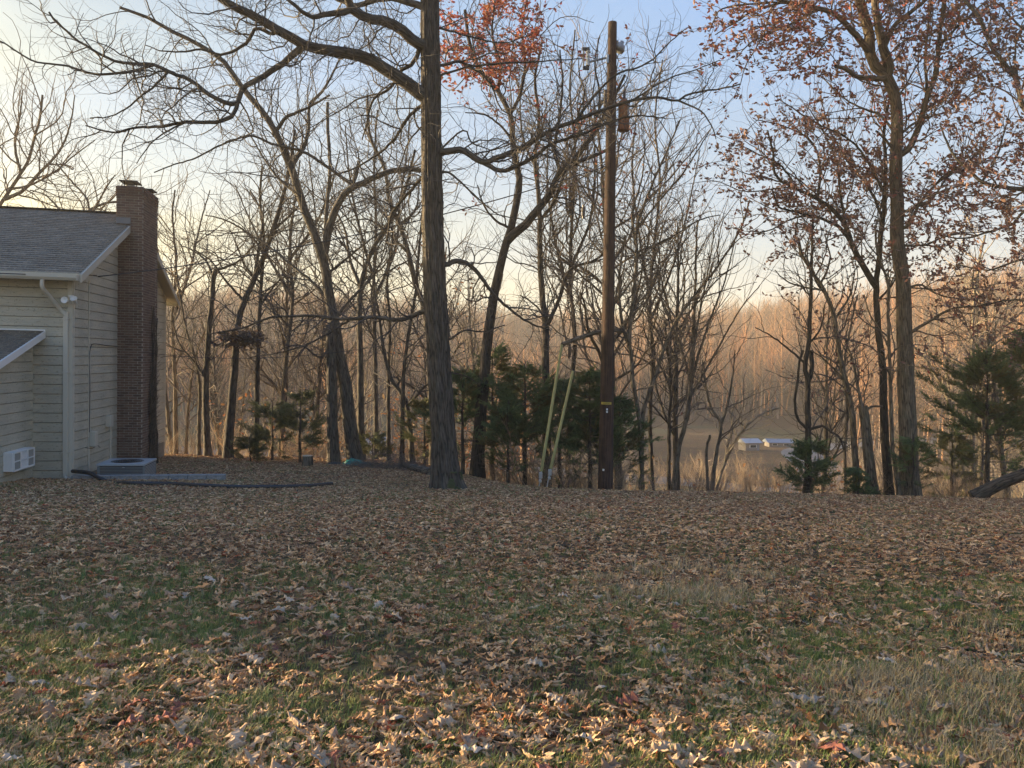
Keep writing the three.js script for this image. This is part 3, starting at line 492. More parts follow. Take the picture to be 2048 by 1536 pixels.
// tree traced from the photograph: stems are pixel lines at distance D, [points, width0, width1, depth shift at the end, options]
function tracedTree(s) {
  const R = rng(s.seed), g = thing(s.name ?? 'oak_tree', s.label, 'tree', [0, 0, 0], 0, s.group);
  const stems = [], out = { t: new Tubes(), n: 0 }, tips = []; let origin = null;
  s.stems.forEach(([px, w0, w1, dz = 0, o = {}], si) => {
    let D0 = s.D + (o.d0 ?? 0), start = null;
    if (si && !o.free) { let best = 1e9; for (const st of stems) for (let k = 0; k < st.pts.length; k++) { const q = project(st.pts[k]), e = Math.hypot(q[0] - px[0][0], q[1] - px[0][1]); if (e < best) { best = e; start = st.pts[k]; } } D0 = -start.z; }
    const P3 = px.map(([x, y], k) => P(x, y, D0 + (px.length > 1 ? dz * k / (px.length - 1) : 0)));
    if (start) P3[0] = start.clone();
    if (!si || o.free) { const b = P3[0].clone(); const gy = groundH(b.x, b.z); if (b.y > gy) P3.unshift(V(b.x, gy - 0.15, b.z)); else { b.y = gy - 0.15; P3[0] = b; } if (!origin) origin = P3[0].clone(); }
    const sm = smooth(P3, clamp(w0 / FPX * s.D * 0.9, 0.12, 0.4)), n = sm.pts.length, wig = o.wig ?? 0.02;
    const kf = w0 / FPX * s.D / 2, ke = w1 / FPX * s.D / 2, gw = o.pow ?? 0.9;
    sm.rad = sm.pts.map((p, k) => lerp(kf, ke, (k / (n - 1)) ** gw));
    if (!si || o.free) { const fl = s.flare ?? 0.5; sm.pts.forEach((p, k) => { const h = p.y - groundH(p.x, p.z); sm.rad[k] *= 1 + fl * Math.exp(-Math.max(0, h) / 0.28); }); }
    for (let k = 1; k < n - 1; k++) { sm.pts[k].x += (R() - 0.5) * wig; sm.pts[k].y += (R() - 0.5) * wig; sm.pts[k].z += (R() - 0.5) * wig; }
    sm.o = o; sm.main = !si || o.free; stems.push(sm);
  });
  g.position.copy(origin);
  const sh = (l) => l.map((p) => p.clone().sub(origin));
  let trunkMesh = null;
  stems.forEach((st, k) => {
    const S = st.o.sides ?? (st.main ? (s.big ? 72 : 18) : sidesFor(st.rad[0]));
    let pts = sh(st.pts), rad = st.rad, disp = null;
    if (k === 0 && s.big) { const sm = smooth(pts, 0.06); const c = new THREE.CatmullRomCurve3(pts, false, 'centripetal'), n = 200; pts = []; rad = []; for (let q = 0; q <= n; q++) { pts.push(c.getPointAt(q / n)); const f = q / n * (st.rad.length - 1), i = Math.min(st.rad.length - 2, Math.floor(f)); rad.push(lerp(st.rad[i], st.rad[i + 1], f - i)); } disp = s.big; }
    const m = mesh(k === 0 ? 'trunk' : st.main ? 'stem' : 'limb', new Tubes().add(pts, rad, S, disp).geo(!!disp), st.o.mat ?? s.mat, g); if (k === 0) trunkMesh = m;
    if (!st.o.bare) grow({ pts, rad: st.rad.length === pts.length ? st.rad : rad, len: st.len }, { ...GROW, ...s.grow, ...(st.main ? { t0: s.crown ?? 0.35 } : {}), ...st.o.grow }, R, out, s.leaf ? tips : null);
  });
  if (out.n) { TRIS += out.t.tris; tag(mesh('twigs', out.t.geo(), s.twig ?? M.twig, g), null, null, null, 'stuff'); }
  if (s.leaf) crownLeaves(g, tips, s.leaf, R, origin);
  g.userData.count = undefined; delete g.userData.count;
  return { g, trunk: trunkMesh, origin, stems };
}
// a bent leaf of a few faces
const crownLeaf = (() => { const g = new THREE.BufferGeometry(); const p = [0, 0, 0, 0.022, 0.004, 0.035, 0, -0.004, 0.045, -0.02, 0.006, 0.03, 0.026, 0.012, 0.07, -0.026, 0.01, 0.066, 0, -0.012, 0.115]; g.setAttribute('position', new THREE.Float32BufferAttribute(p, 3)); g.setIndex([0, 1, 2, 0, 2, 3, 1, 4, 2, 2, 5, 3, 4, 6, 2, 2, 6, 5]); g.computeVertexNormals(); return g; })();
function crownLeaves(g, tips, leaf, R, origin) {
  const mats = [], cols = [], d = new THREE.Object3D();
  for (const p of tips) {
    const w = p.clone().add(origin), q = project(w); const k = typeof leaf.keep === 'function' ? leaf.keep(q[0], q[1], w) : leaf.keep; if (R() > k) continue;
    const nn = leaf.per ?? 1; for (let j = 0; j < nn; j++) { d.position.copy(p).add(V((R() - 0.5) * 0.12, (R() - 0.5) * 0.12, (R() - 0.5) * 0.12)); d.rotation.set(R() * 1.4 + 0.5, R() * 6.28, R() * 6.28); d.scale.setScalar((leaf.size ?? 1) * lerp(0.7, 1.35, R())); d.updateMatrix(); mats.push(d.matrix.clone()); const c = leaf.cols[Math.floor(R() * leaf.cols.length)], b = lerp(0.75, 1.25, R()); cols.push(lin(c[0] * b, c[1] * b, c[2] * b)); }
  }
  if (mats.length) instanced('foliage', crownLeaf, crownLeafMat, mats, cols, g);
}
// ------------------------------------------------------------------ the big shagbark trunk before the house
const shag = (r, a, l, t) => {
  const ca = Math.cos(a) * 3.4, sa = Math.sin(a) * 3.4, h = l;
  const w = fbm(ca * 1.2 + 4, sa * 1.2 + 4, 2, h * 0.5) - 0.5;
  const strip = Math.abs(2 * fbm((ca + w * 0.8) * 2.6 + 20, (sa + w * 0.8) * 2.6 + 20, 2, h * 0.42) - 1);
  const plate = fbm(ca * 2 + 7, sa * 2 + 3, 2, h * 1.6), lip = (h * 1.7 + 9 * fbm(ca + 1, sa + 8, 2, h * 0.2)) % 1;
  const root = Math.exp(-l / 0.34) * 0.10 * (0.5 + 0.5 * Math.cos(a * 5 + 1.1)) + Math.exp(-l / 0.2) * 0.05 * Math.cos(a * 2 + 0.4);
  return r * (1 + root * 2.2) - 0.030 * (1 - sstep(0.0, 0.26, strip)) + 0.022 * (plate - 0.5) + 0.016 * lip * sstep(0.15, 0.4, strip);
};
const hk = tracedTree({
  name: 'hickory_tree', label: 'large shaggy-barked hickory standing on the lawn before the drain hose end', seed: 3, D: 16.9, mat: M.hickory, big: shag, flare: 0.42, crown: 0.8,
  grow: { cap: 7500, gap: 0.2, maxR: 0.02, len: 0.88, wob: 0.95, minR: 0.0033, up: 0.055, lift: 0.08, a0: 40, a1: 84 },
  stems: [
    [[[895, 985], [889, 910], [882, 800], [875, 680], [871.5, 600], [867, 500], [864, 350], [862, 200], [859.5, 0], [857, -200], [850, -420]], 52, 30, 0.4, { wig: 0.01, grow: { gap: 0.5 } }],
    [[[850, 200], [793, 153], [741, 120], [695, 106], [643, 99], [607, 90], [572, 68], [532, 46], [506, 31], [458, 7], [420, -20], [370, -70]], 29, 11, -1.6],
    [[[612, 95], [564, 128], [513, 161], [489, 174], [478, 195], [472, 208], [427, 195], [386, 164], [342, 145], [308, 130], [246, 126], [205, 111], [164, 87], [113, 44], [98, 24]], 15, 3.5, -1.0, { pow: 0.6 }],
    [[[308, 137], [239, 147], [185, 147], [137, 133], [62, 120], [34, 102], [0, 82]], 6, 2.5, -0.5],
    [[[473, 212], [470, 224], [458, 236], [429, 244], [376, 244], [325, 253], [263, 256], [236, 265], [200, 259], [171, 251]], 9, 2.5, -0.8],
    [[[372, 246], [340, 260], [328, 266], [294, 297], [273, 328]], 4, 1.6, -0.2, { grow: { gap: 0.3 } }],
    [[[262, 258], [247, 285], [244, 310], [246, 345], [252, 362]], 3, 1.5, -0.1, { grow: { gap: 0.5 } }],
    [[[342, 147], [305, 175], [285, 190], [260, 212], [225, 232], [180, 236]], 5, 1.8, -0.5],
    [[[560, 66], [547, 68], [513, 56], [502, 72], [492, 87], [444, 109], [403, 99], [376, 103], [325, 102], [290, 90]], 8, 2, 0.6],
    [[[852, 105], [835, 88], [803, 59], [777, 44], [747, 39], [712, 26], [699, 12], [694, -30]], 24, 15, -1.0],
    [[[708, 27], [690, 24], [663, 28], [640, 31], [624, 34], [600, 20], [570, -6]], 13, 6, -0.6],
    [[[846, 20], [812, 3], [780, -4], [740, 2], [712, 12], [640, -20]], 16, 7, 0.5],
    [[[848, 108], [835, 111], [822, 130], [803, 140], [793, 160], [777, 179], [751, 195], [741, 212], [734, 244], [724, 280]], 10, 2.5, 0.8],
    [[[765, 188], [735, 192], [712, 200], [690, 215], [650, 238], [610, 262]], 4.5, 1.8, 0.6],
    [[[850, 210], [835, 217], [812, 241], [790, 277], [751, 312], [700, 340], [655, 352]], 9, 2.5, 0.9],
    [[[852, 355], [840, 360], [819, 384], [793, 413], [783, 426], [775, 470], [762, 520]], 9, 2.5, 0.6],
    [[[868, 614], [858, 619], [832, 628], [802, 640], [745, 634], [689, 638], [640, 633], [594, 632], [538, 636], [481, 657], [420, 668]], 11, 2.5, 1.2],
    [[[700, 636], [660, 665], [610, 690], [560, 705], [500, 715]], 5, 1.8, 0.8],
    [[[880, 300], [905, 301], [928, 301], [948, 315], [968, 325], [995, 315], [1033, 301], [1063, 284], [1097, 264], [1155, 240], [1216, 217], [1266, 200], [1314, 195], [1358, 201], [1375, 188], [1436, 179], [1480, 168]], 16, 2.5, -1.4, { pow: 0.7 }],
    [[[1358, 201], [1402, 223], [1419, 244], [1432, 278]], 4, 1.8, -0.3],
    [[[968, 325], [1002, 342], [1029, 335], [1070, 312], [1104, 288], [1165, 268], [1219, 244], [1270, 232], [1330, 236]], 10, 2.2, -0.6],
    [[[1155, 240], [1190, 190], [1233, 149], [1283, 132], [1314, 112], [1334, 88], [1371, 58]], 6, 1.8, -0.6],
    [[[1266, 200], [1330, 160], [1390, 140], [1440, 120]], 4, 1.6, -0.5],
    [[[872, 130], [884, 130], [918, 122], [938, 132], [995, 127], [1063, 124], [1165, 117]], 7, 2, 0.5],
    [[[872, 148], [884, 149], [911, 142], [938, 133]], 6, 4, 0.1, { bare: 1 }],
    [[[930, 130], [965, 150], [985, 175], [1000, 215], [1040, 240]], 6, 2, 0.4],
    [[[872, 57], [895, 60], [928, 70], [1009, 85], [1060, 70]], 5, 1.8, -0.4],
    [[[876, 296], [890, 291], [911, 271], [931, 261], [943, 284], [980, 300]], 5, 2, -0.3],
    [[[884, 532], [896, 529], [912, 521], [935, 528], [958, 549], [984, 585], [1006, 607], [1039, 633], [1068, 650], [1100, 660]], 12, 3, 1.3],
    [[[890, 682], [899, 679], [925, 661], [967, 663], [1010, 650]], 5, 2, -0.3],
    [[[890, 740], [900, 745], [930, 752], [960, 770]], 3, 1.5, -0.3],
    [[[860, 330], [895, 345], [930, 372], [960, 400], [1000, 430], [1050, 440]], 5, 1.8, 0.4],
    [[[860, 240], [820, 280], [800, 330], [770, 372], [740, 400]], 4, 1.6, -0.5],
  ],
});
{ // moss and lichen at the foot of the big trunk, on the camera side
  const R = rng(8), mp = [], lp = []; for (let k = 0; k < 1900; k++) { const a = 0.45 + (R() + R() - 1) * 1.6, h = 0.06 + R() ** 1.5 * 0.5; if (fbm(a * 3.2 + 5, h * 7, 3, 2) < 0.45 + 0.3 * h + 0.16 * Math.abs(a - 0.45)) continue; const rr = 0.36 * Math.exp(-h / 0.28) * 0.42 + 0.275 + 0.02 * R(); const g = new THREE.IcosahedronGeometry(0.02 + 0.022 * R(), 0); g.scale(1, 0.6, 1); g.translate(Math.sin(a) * rr, h, Math.cos(a) * rr); mp.push(g); }
  tag(mesh('moss_patch', merge(mp), M.moss, hk.trunk), null, null, null, 'stuff');
}
console.log('hickory', TRIS);
// ------------------------------------------------------------------ trees along the edge of the lawn
const EDGE = 'trees along the edge of the lawn';
const redLeaf = { cols: [[0.34, 0.06, 0.035], [0.40, 0.12, 0.05], [0.24, 0.06, 0.04], [0.42, 0.17, 0.07]], size: 1.0 };
const rustLeaf = { cols: [[0.20, 0.10, 0.075], [0.26, 0.12, 0.07], [0.15, 0.085, 0.07], [0.30, 0.17, 0.11], [0.22, 0.075, 0.05]], size: 1.0 };
const gEdge = { cap: 2600, gap: 0.34, minR: 0.0048, maxR: 0.022, len: 1.2, wob: 0.72 };
const T = (s) => tracedTree({ group: EDGE, flare: 0.35, crown: 0.42, mat: M.grey, ...s, grow: { ...gEdge, ...s.grow } });
T({ seed: 21, D: 24, label: 'leaning grey tree whose trunk parts into two, beside the green tarp', mat: M.grey, crown: 0.5, grow: { cap: 3600 },
  stems: [[[[711, 921], [700, 853], [689, 759], [677, 702], [669, 645], [658, 590], [649, 530], [632, 478], [612, 427], [595, 376], [581, 331], [560, 284], [547, 256], [513, 208], [489, 181], [444, 120], [390, 85], [342, 62], [301, 38], [240, 15]], 31, 5, -1.5, { pow: 0.75 }],
    [[[668, 932], [665, 850], [664, 777], [662, 700], [661, 650]], 23, 18, -0.1, { free: 1, d0: -0.4, bare: 1 }],
    [[[649, 525], [655, 470], [663, 439], [676, 410], [695, 381], [728, 365], [760, 350], [793, 340], [838, 340], [880, 350]], 17, 8, -0.3],
    [[[705, 377], [712, 350], [718, 322]], 9, 7, 0, { bare: 1 }],
    [[[646, 500], [653, 420], [660, 340], [656, 260], [655, 205]], 8, 6, 0.3, { bare: 1 }],
    [[[583, 335], [588, 325], [607, 296], [617, 260], [620, 208], [643, 185], [669, 140], [690, 90]], 9, 3, 0.7],
    [[[555, 272], [562, 248], [568, 238], [595, 224], [620, 213], [660, 190]], 8, 3, -0.5],
    [[[600, 390], [560, 360], [530, 320], [500, 270], [470, 230]], 6, 2, 0.9],
    [[[705, 372], [650, 331], [610, 305], [543, 287], [502, 272], [444, 289], [386, 318], [342, 331], [308, 345]], 7, 2, -1.5],
    [[[655, 590], [620, 560], [570, 520], [520, 480], [470, 470]], 7, 2.2, 0.8], [[[662, 640], [700, 600], [740, 560], [775, 500]], 7, 2.2, 0.8],
    [[[668, 700], [640, 715], [600, 690], [560, 700]], 5, 2, -1], [[[655, 560], [690, 520], [740, 480], [790, 450]], 6, 2, -0.8]] });
T({ seed: 22, D: 24.8, label: 'slender leaning dark tree with a clump of dead leaves in it', mat: M.brown, stems: [[[[455, 921], [460, 850], [466, 777], [472, 700], [477, 645], [485, 611], [507, 562], [530, 506], [553, 438], [564, 400], [580, 330], [590, 260]], 19, 5, 0.4], [[[512, 555], [520, 480], [525, 430], [500, 380]], 8, 3, 0.5], [[[490, 600], [450, 560], [420, 520], [390, 500]], 6, 2, -0.6], [[[545, 460], [590, 420], [620, 380]], 6, 2, 0.5], [[[530, 506], [500, 470], [450, 440], [410, 430]], 6, 2, 0.5]] });
T({ seed: 23, D: 25.6, label: 'straight grey tree with a broken forked top, beside the house end', stems: [[[[417, 917], [413, 850], [411, 777], [414, 710], [419, 645], [424, 600], [428, 551], [431, 540]], 14, 9, 0], [[[428, 552], [410, 520], [385, 500], [360, 490]], 6, 2, 0.4], [[[430, 545], [450, 535], [480, 520], [520, 470], [540, 420]], 6, 2, -0.4], [[[417, 680], [440, 690], [470, 660]], 5, 2, 0.4], [[[412, 760], [385, 720], [360, 690], [345, 640]], 5, 2, -0.3]] });
T({ seed: 24, D: 25.5, label: 'thin straight dark tree rising behind the thin olive cedars', mat: M.brown, stems: [[[[512, 925], [513, 864], [515, 740], [519, 626], [524, 551], [528, 480], [520, 400], [525, 330]], 12, 4, 0.3], [[[520, 610], [560, 560], [600, 540]], 5, 2, 0.4], [[[522, 570], [490, 530], [470, 480]], 5, 2, -0.4]] });
T({ seed: 25, D: 26.2, label: 'very thin bare sapling next to the house corner', stems: [[[[398, 912], [398, 850], [398, 759], [385, 700], [372, 655], [360, 590], [350, 520]], 8, 3, 0.2]] });
T({ seed: 26, D: 25.5, label: 'upright grey tree behind the green tarp, bending over higher up', stems: [[[[723, 912], [721, 820], [721, 740], [719, 626], [723, 570], [740, 510], [783, 438], [810, 380], [830, 300]], 16, 5, 0.3], [[[722, 575], [700, 520], [690, 460], [660, 400]], 8, 2.5, 0.5], [[[725, 560], [760, 540], [790, 500]], 6, 2, -0.6]] });
T({ seed: 27, D: 25.8, label: 'thin dark tree standing between the tarp and the brush pile', mat: M.brown, stems: [[[[777, 918], [777, 820], [777, 740], [780, 650], [775, 560], [785, 480], [780, 400]], 9, 3, 0.2]] });
T({ seed: 28, D: 25.2, label: 'grey tree forking low with an arm bent towards the hickory', stems: [[[[824, 925], [820, 860], [813, 808], [798, 780], [783, 759], [768, 702], [760, 640], [745, 570]], 12, 4, 0.3], [[[813, 810], [830, 795], [850, 772], [880, 760]], 7, 3, -0.5], [[[790, 770], [820, 720], [830, 680]], 5, 2, 0.4]] });
T({ seed: 29, D: 25.0, label: 'narrow straight tree between the brush pile and the hickory', mat: M.brown, stems: [[[[804, 922], [806, 808], [808, 740], [821, 645], [832, 581], [838, 500], [845, 420]], 10, 4, 0.2]] });
T({ seed: 30, D: 26, label: 'grey tree mostly hidden behind the hickory trunk, its top leaning out', stems: [[[[866, 925], [862, 800], [858, 680], [847, 611], [832, 570], [817, 506], [802, 457], [779, 400], [770, 340], [740, 270], [735, 190]], 16, 5, 0.3], [[[800, 455], [830, 420], [840, 360]], 6, 2, 0.4], [[[815, 500], [780, 470], [740, 440], [700, 440]], 6, 2, -0.4]] });
T({ seed: 31, D: 22.6, name: 'oak_tree', label: 'thick dark forked oak with red leaves high in its crown', mat: M.dark, crown: 0.75, twig: M.twig, grow: { cap: 4200 },
  leaf: { ...redLeaf, per: 5, keep: (x, y) => (x < 1085 && x > 870 && y < 175 ? 0.95 * sstep(0.34, 0.55, fbm(x * 0.016, y * 0.016, 3, 4)) : y < 330 ? 0.06 : 0.012) },
  stems: [[[[954, 955], [960, 850], [967, 760], [977, 663], [987, 598], [1000, 533], [1006, 508], [1019, 467], [1029, 423], [1039, 366], [1034, 332], [1026, 291], [1023, 237], [1006, 200], [989, 173], [962, 142], [940, 90], [930, 20]], 29, 6, 0.3, { pow: 0.8 }],
    [[[1016, 478], [1035, 462], [1050, 450], [1077, 417], [1100, 389], [1117, 349], [1141, 328], [1158, 305], [1185, 271], [1215, 220], [1250, 150]], 19, 5, -0.6],
    [[[1022, 240], [1040, 190], [1050, 130], [1045, 60], [1055, -10]], 8, 3, 0.6], [[[1000, 190], [1000, 130], [985, 70], [990, 0]], 7, 3, -0.5], [[[965, 146], [930, 130], [905, 100], [890, 60]], 6, 2, 0.4], [[[1026, 285], [1000, 250], [970, 230], [930, 225]], 6, 2, -0.6],
    [[[1117, 349], [1110, 300], [1118, 240], [1125, 170], [1120, 100]], 8, 3, 0.5], [[[1141, 328], [1180, 315], [1215, 300]], 9, 6, -0.2], [[[1185, 271], [1200, 200], [1190, 130], [1200, 70]], 6, 2, 0.4], [[[1019, 465], [990, 440], [965, 405], [955, 370]], 6, 2.5, -0.5], [[[1100, 390], [1140, 400], [1170, 420]], 5, 2, 0.5]] });
T({ seed: 32, D: 23, label: 'straight narrow tree rising out of the dark cedars', mat: M.brown, leaf: { ...redLeaf, keep: (x, y) => (y < 330 ? 0.05 : 0) }, stems: [[[[1094, 962], [1092, 800], [1091, 712], [1091, 646], [1085, 598], [1080, 500], [1080, 440], [1075, 372], [1070, 322], [1078, 240], [1070, 160], [1085, 80]], 20, 4, 0.3], [[[1072, 330], [1050, 290], [1040, 220], [1045, 150]], 6, 2, 0.5], [[[1078, 440], [1110, 400], [1130, 340], [1160, 260], [1170, 180]], 7, 2.5, -0.5], [[[1090, 650], [1118, 600], [1140, 540], [1190, 520], [1215, 500]], 9, 4, -0.6], [[[1091, 640], [1070, 610], [1040, 590]], 5, 2, -0.4]] });
T({ seed: 33, D: 21.8, label: 'crooked twin-stemmed tree standing close behind the utility pole', mat: M.tan, leaf: { ...rustLeaf, keep: (x, y) => (y < 420 ? 0.10 : 0.02) }, stems: [[[[1283, 984], [1282, 900], [1277, 825], [1266, 770], [1260, 695], [1247, 663], [1241, 624], [1238, 560], [1250, 470]], 12, 4, 0.2], [[[1258, 690], [1260, 646], [1267, 598], [1273, 516], [1275, 450], [1300, 380], [1330, 310], [1360, 240]], 9, 3, 0.3], [[[1248, 665], [1220, 660], [1170, 672], [1124, 689]], 9, 9, -0.5, { bare: 1 }], [[[1273, 516], [1310, 490], [1350, 470], [1400, 440], [1440, 430]], 5, 2, -0.6], [[[1240, 600], [1265, 560], [1310, 510], [1330, 440]], 5, 2, 0.5], [[[1273, 500], [1265, 430], [1285, 350], [1290, 280]], 6, 2, 0.6], [[[1275, 455], [1320, 400], [1370, 340], [1420, 260]], 5, 2, -0.4]] });
T({ seed: 34, D: 22.4, label: 'slim grey tree with many upright branches fanning out like a broom', mat: M.tan, twig: M.twigTan, crown: 0.25, grow: { lift: 0.4, up: 0.07, a0: 18, a1: 42, wob: 0.3, len: 1.6, gap: 0.5, cap: 800, maxR: 0.016 }, leaf: { ...rustLeaf, keep: 0.015 }, stems: [[[[1348, 984], [1352, 940], [1358, 891], [1370, 850], [1378, 809], [1384, 744], [1387, 663], [1390, 600], [1392, 520], [1395, 440]], 12, 3, 0], [[[1380, 800], [1400, 760], [1440, 690], [1480, 620], [1520, 570]], 6, 2, 0.3], [[[1382, 770], [1400, 700], [1420, 640], [1450, 560], [1470, 480]], 6, 2, -0.3], [[[1382, 780], [1370, 720], [1345, 650], [1330, 580]], 5, 2, 0.4], [[[1386, 700], [1400, 620], [1420, 520], [1430, 440]], 5, 2, -0.4]] });
T({ seed: 35, D: 22.0, label: 'bare tree leaning away from the pole in a long curve', mat: M.tan, twig: M.twigTan, stems: [[[[1282, 984], [1284, 900], [1286, 830], [1293, 800], [1312, 747], [1329, 695], [1345, 656], [1365, 624], [1387, 594], [1440, 526], [1480, 460], [1500, 400]], 11, 3, 0.3], [[[1312, 747], [1340, 730], [1350, 700]], 5, 2, 0.3], [[[1365, 624], [1370, 560], [1360, 500]], 4, 2, 0.3]] });
T({ seed: 36, D: 23.4, label: 'small dark forked tree beside the fan-shaped tree', mat: M.brown, stems: [[[[1338, 984], [1338, 920], [1338, 858], [1342, 760], [1335, 700], [1330, 640]], 10, 3, 0.3], [[[1341, 770], [1355, 745], [1385, 738], [1410, 742]], 5, 2, 0.4]] });
T({ seed: 37, D: 22.2, label: 'low twin-stemmed grey tree at the crest, forked like a slingshot', mat: M.tan, twig: M.twigTan, stems: [[[[1424, 986], [1428, 940], [1434, 899], [1442, 849], [1430, 828], [1420, 811], [1414, 780], [1405, 720]], 10, 3, 0.3], [[[1441, 852], [1451, 825], [1463, 771], [1470, 700]], 6, 2, 0.2], [[[1416, 984], [1414, 940], [1413, 899], [1420, 870]], 7, 5, 0, { free: 1, d0: 0.1, bare: 1 }]] });
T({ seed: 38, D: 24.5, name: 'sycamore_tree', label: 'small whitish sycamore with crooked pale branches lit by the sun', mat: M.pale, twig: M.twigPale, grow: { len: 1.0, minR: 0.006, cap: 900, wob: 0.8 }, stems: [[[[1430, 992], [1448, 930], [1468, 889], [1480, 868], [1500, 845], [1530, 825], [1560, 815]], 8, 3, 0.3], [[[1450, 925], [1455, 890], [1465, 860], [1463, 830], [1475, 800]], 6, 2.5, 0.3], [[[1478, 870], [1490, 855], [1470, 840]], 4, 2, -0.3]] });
T({ seed: 39, D: 20.6, label: 'dark gnarled snag with a U-shaped side arm above the small cedar', mat: M.dark, crown: 0.55, grow: { cap: 1800, wob: 0.8 }, stems: [[[[1614, 990], [1616, 930], [1617, 872], [1615, 805], [1616, 764], [1610, 735], [1617, 690], [1620, 635], [1623, 551], [1624, 480], [1626, 430]], 15, 4, 0], [[[1617, 856], [1606, 850], [1596, 838], [1590, 805], [1594, 770], [1600, 720], [1606, 700]], 6, 5, -0.2, { bare: 1 }], [[[1617, 854], [1630, 855], [1645, 852], [1665, 866], [1680, 876], [1688, 900]], 6, 3, -0.3], [[[1616, 764], [1624, 740], [1622, 700]], 9, 8, 0.1, { bare: 1 }], [[[1617, 690], [1640, 660], [1650, 610]], 5, 2, 0.3], [[[1612, 730], [1580, 700], [1540, 670], [1510, 655]], 5, 2, 0.3]] });
T({ seed: 40, D: 20.8, label: 'leaning grey-brown tree with a bent top near the dark mossy oak', mat: M.tan, leaf: { ...rustLeaf, per: 2, keep: (x, y) => (y < 640 ? 0.35 : 0.08) }, stems: [[[[1713, 988], [1710, 916], [1701, 805], [1681, 720], [1667, 629], [1650, 585], [1623, 541], [1604, 510], [1597, 480]], 14, 6, 0.3], [[[1690, 760], [1650, 720], [1620, 700]], 5, 2, -0.4], [[[1668, 640], [1700, 590], [1710, 540]], 6, 2, 0.4], [[[1650, 585], [1610, 575], [1570, 560], [1550, 540]], 5, 2, -0.4], [[[1640, 565], [1660, 520], [1650, 470]], 5, 2, 0.3]] });
T({ seed: 41, D: 20.4, label: 'stout pale-barked tree broken off above head height', mat: M.tan, grow: { cap: 700 }, leaf: { ...rustLeaf, per: 2, keep: 0.3 }, stems: [[[[1745, 988], [1740, 940], [1735, 889], [1728, 822], [1726, 812]], 22, 18, 0, { bare: 1 }], [[[1727, 822], [1740, 815], [1765, 812]], 6, 4, 0.2, { bare: 1 }], [[[1727, 830], [1715, 770], [1705, 720], [1690, 680]], 8, 3, 0.5]] });
T({ seed: 42, D: 20.9, label: 'dark mossy oak with one big arching limb and rusty leaves', mat: M.dark, crown: 0.6, grow: { cap: 3600, len: 1.35 }, twig: M.twigRed, leaf: { ...rustLeaf, per: 4, keep: (x, y) => 0.7 * sstep(0.3, 0.55, fbm(x * 0.012, y * 0.012, 3, 4)) },
  stems: [[[[1778, 988], [1771, 889], [1767, 805], [1766, 737], [1759, 686], [1754, 618], [1752, 568], [1758, 520], [1762, 470], [1766, 440], [1769, 389], [1772, 330], [1768, 270], [1778, 200]], 19, 5, 0.2],
    [[[1753, 580], [1725, 530], [1705, 490], [1688, 447], [1660, 415], [1637, 399], [1590, 376], [1552, 352], [1546, 305], [1535, 260]], 13, 3, -0.8],
    [[[1705, 490], [1695, 474], [1678, 454], [1650, 440], [1617, 430], [1575, 420], [1556, 413], [1545, 380]], 8, 2.5, -0.5], [[[1615, 430], [1580, 440], [1540, 460], [1505, 468]], 4, 2, -0.3],
    [[[1690, 450], [1680, 380], [1675, 330], [1650, 270], [1620, 220]], 7, 2, 0.5], [[[1640, 400], [1640, 330], [1620, 280], [1560, 250], [1510, 240]], 6, 2, 0.4], [[[1766, 440], [1740, 380], [1700, 330], [1660, 260], [1640, 190]], 7, 2, 0.6], [[[1590, 376], [1560, 330], [1520, 310], [1480, 290]], 5, 2, -0.5], [[[1769, 389], [1740, 330], [1700, 280], [1640, 250], [1560, 200]], 6, 2, -0.5], [[[1752, 600], [1790, 560], [1810, 520]], 5, 2, -0.3]] });
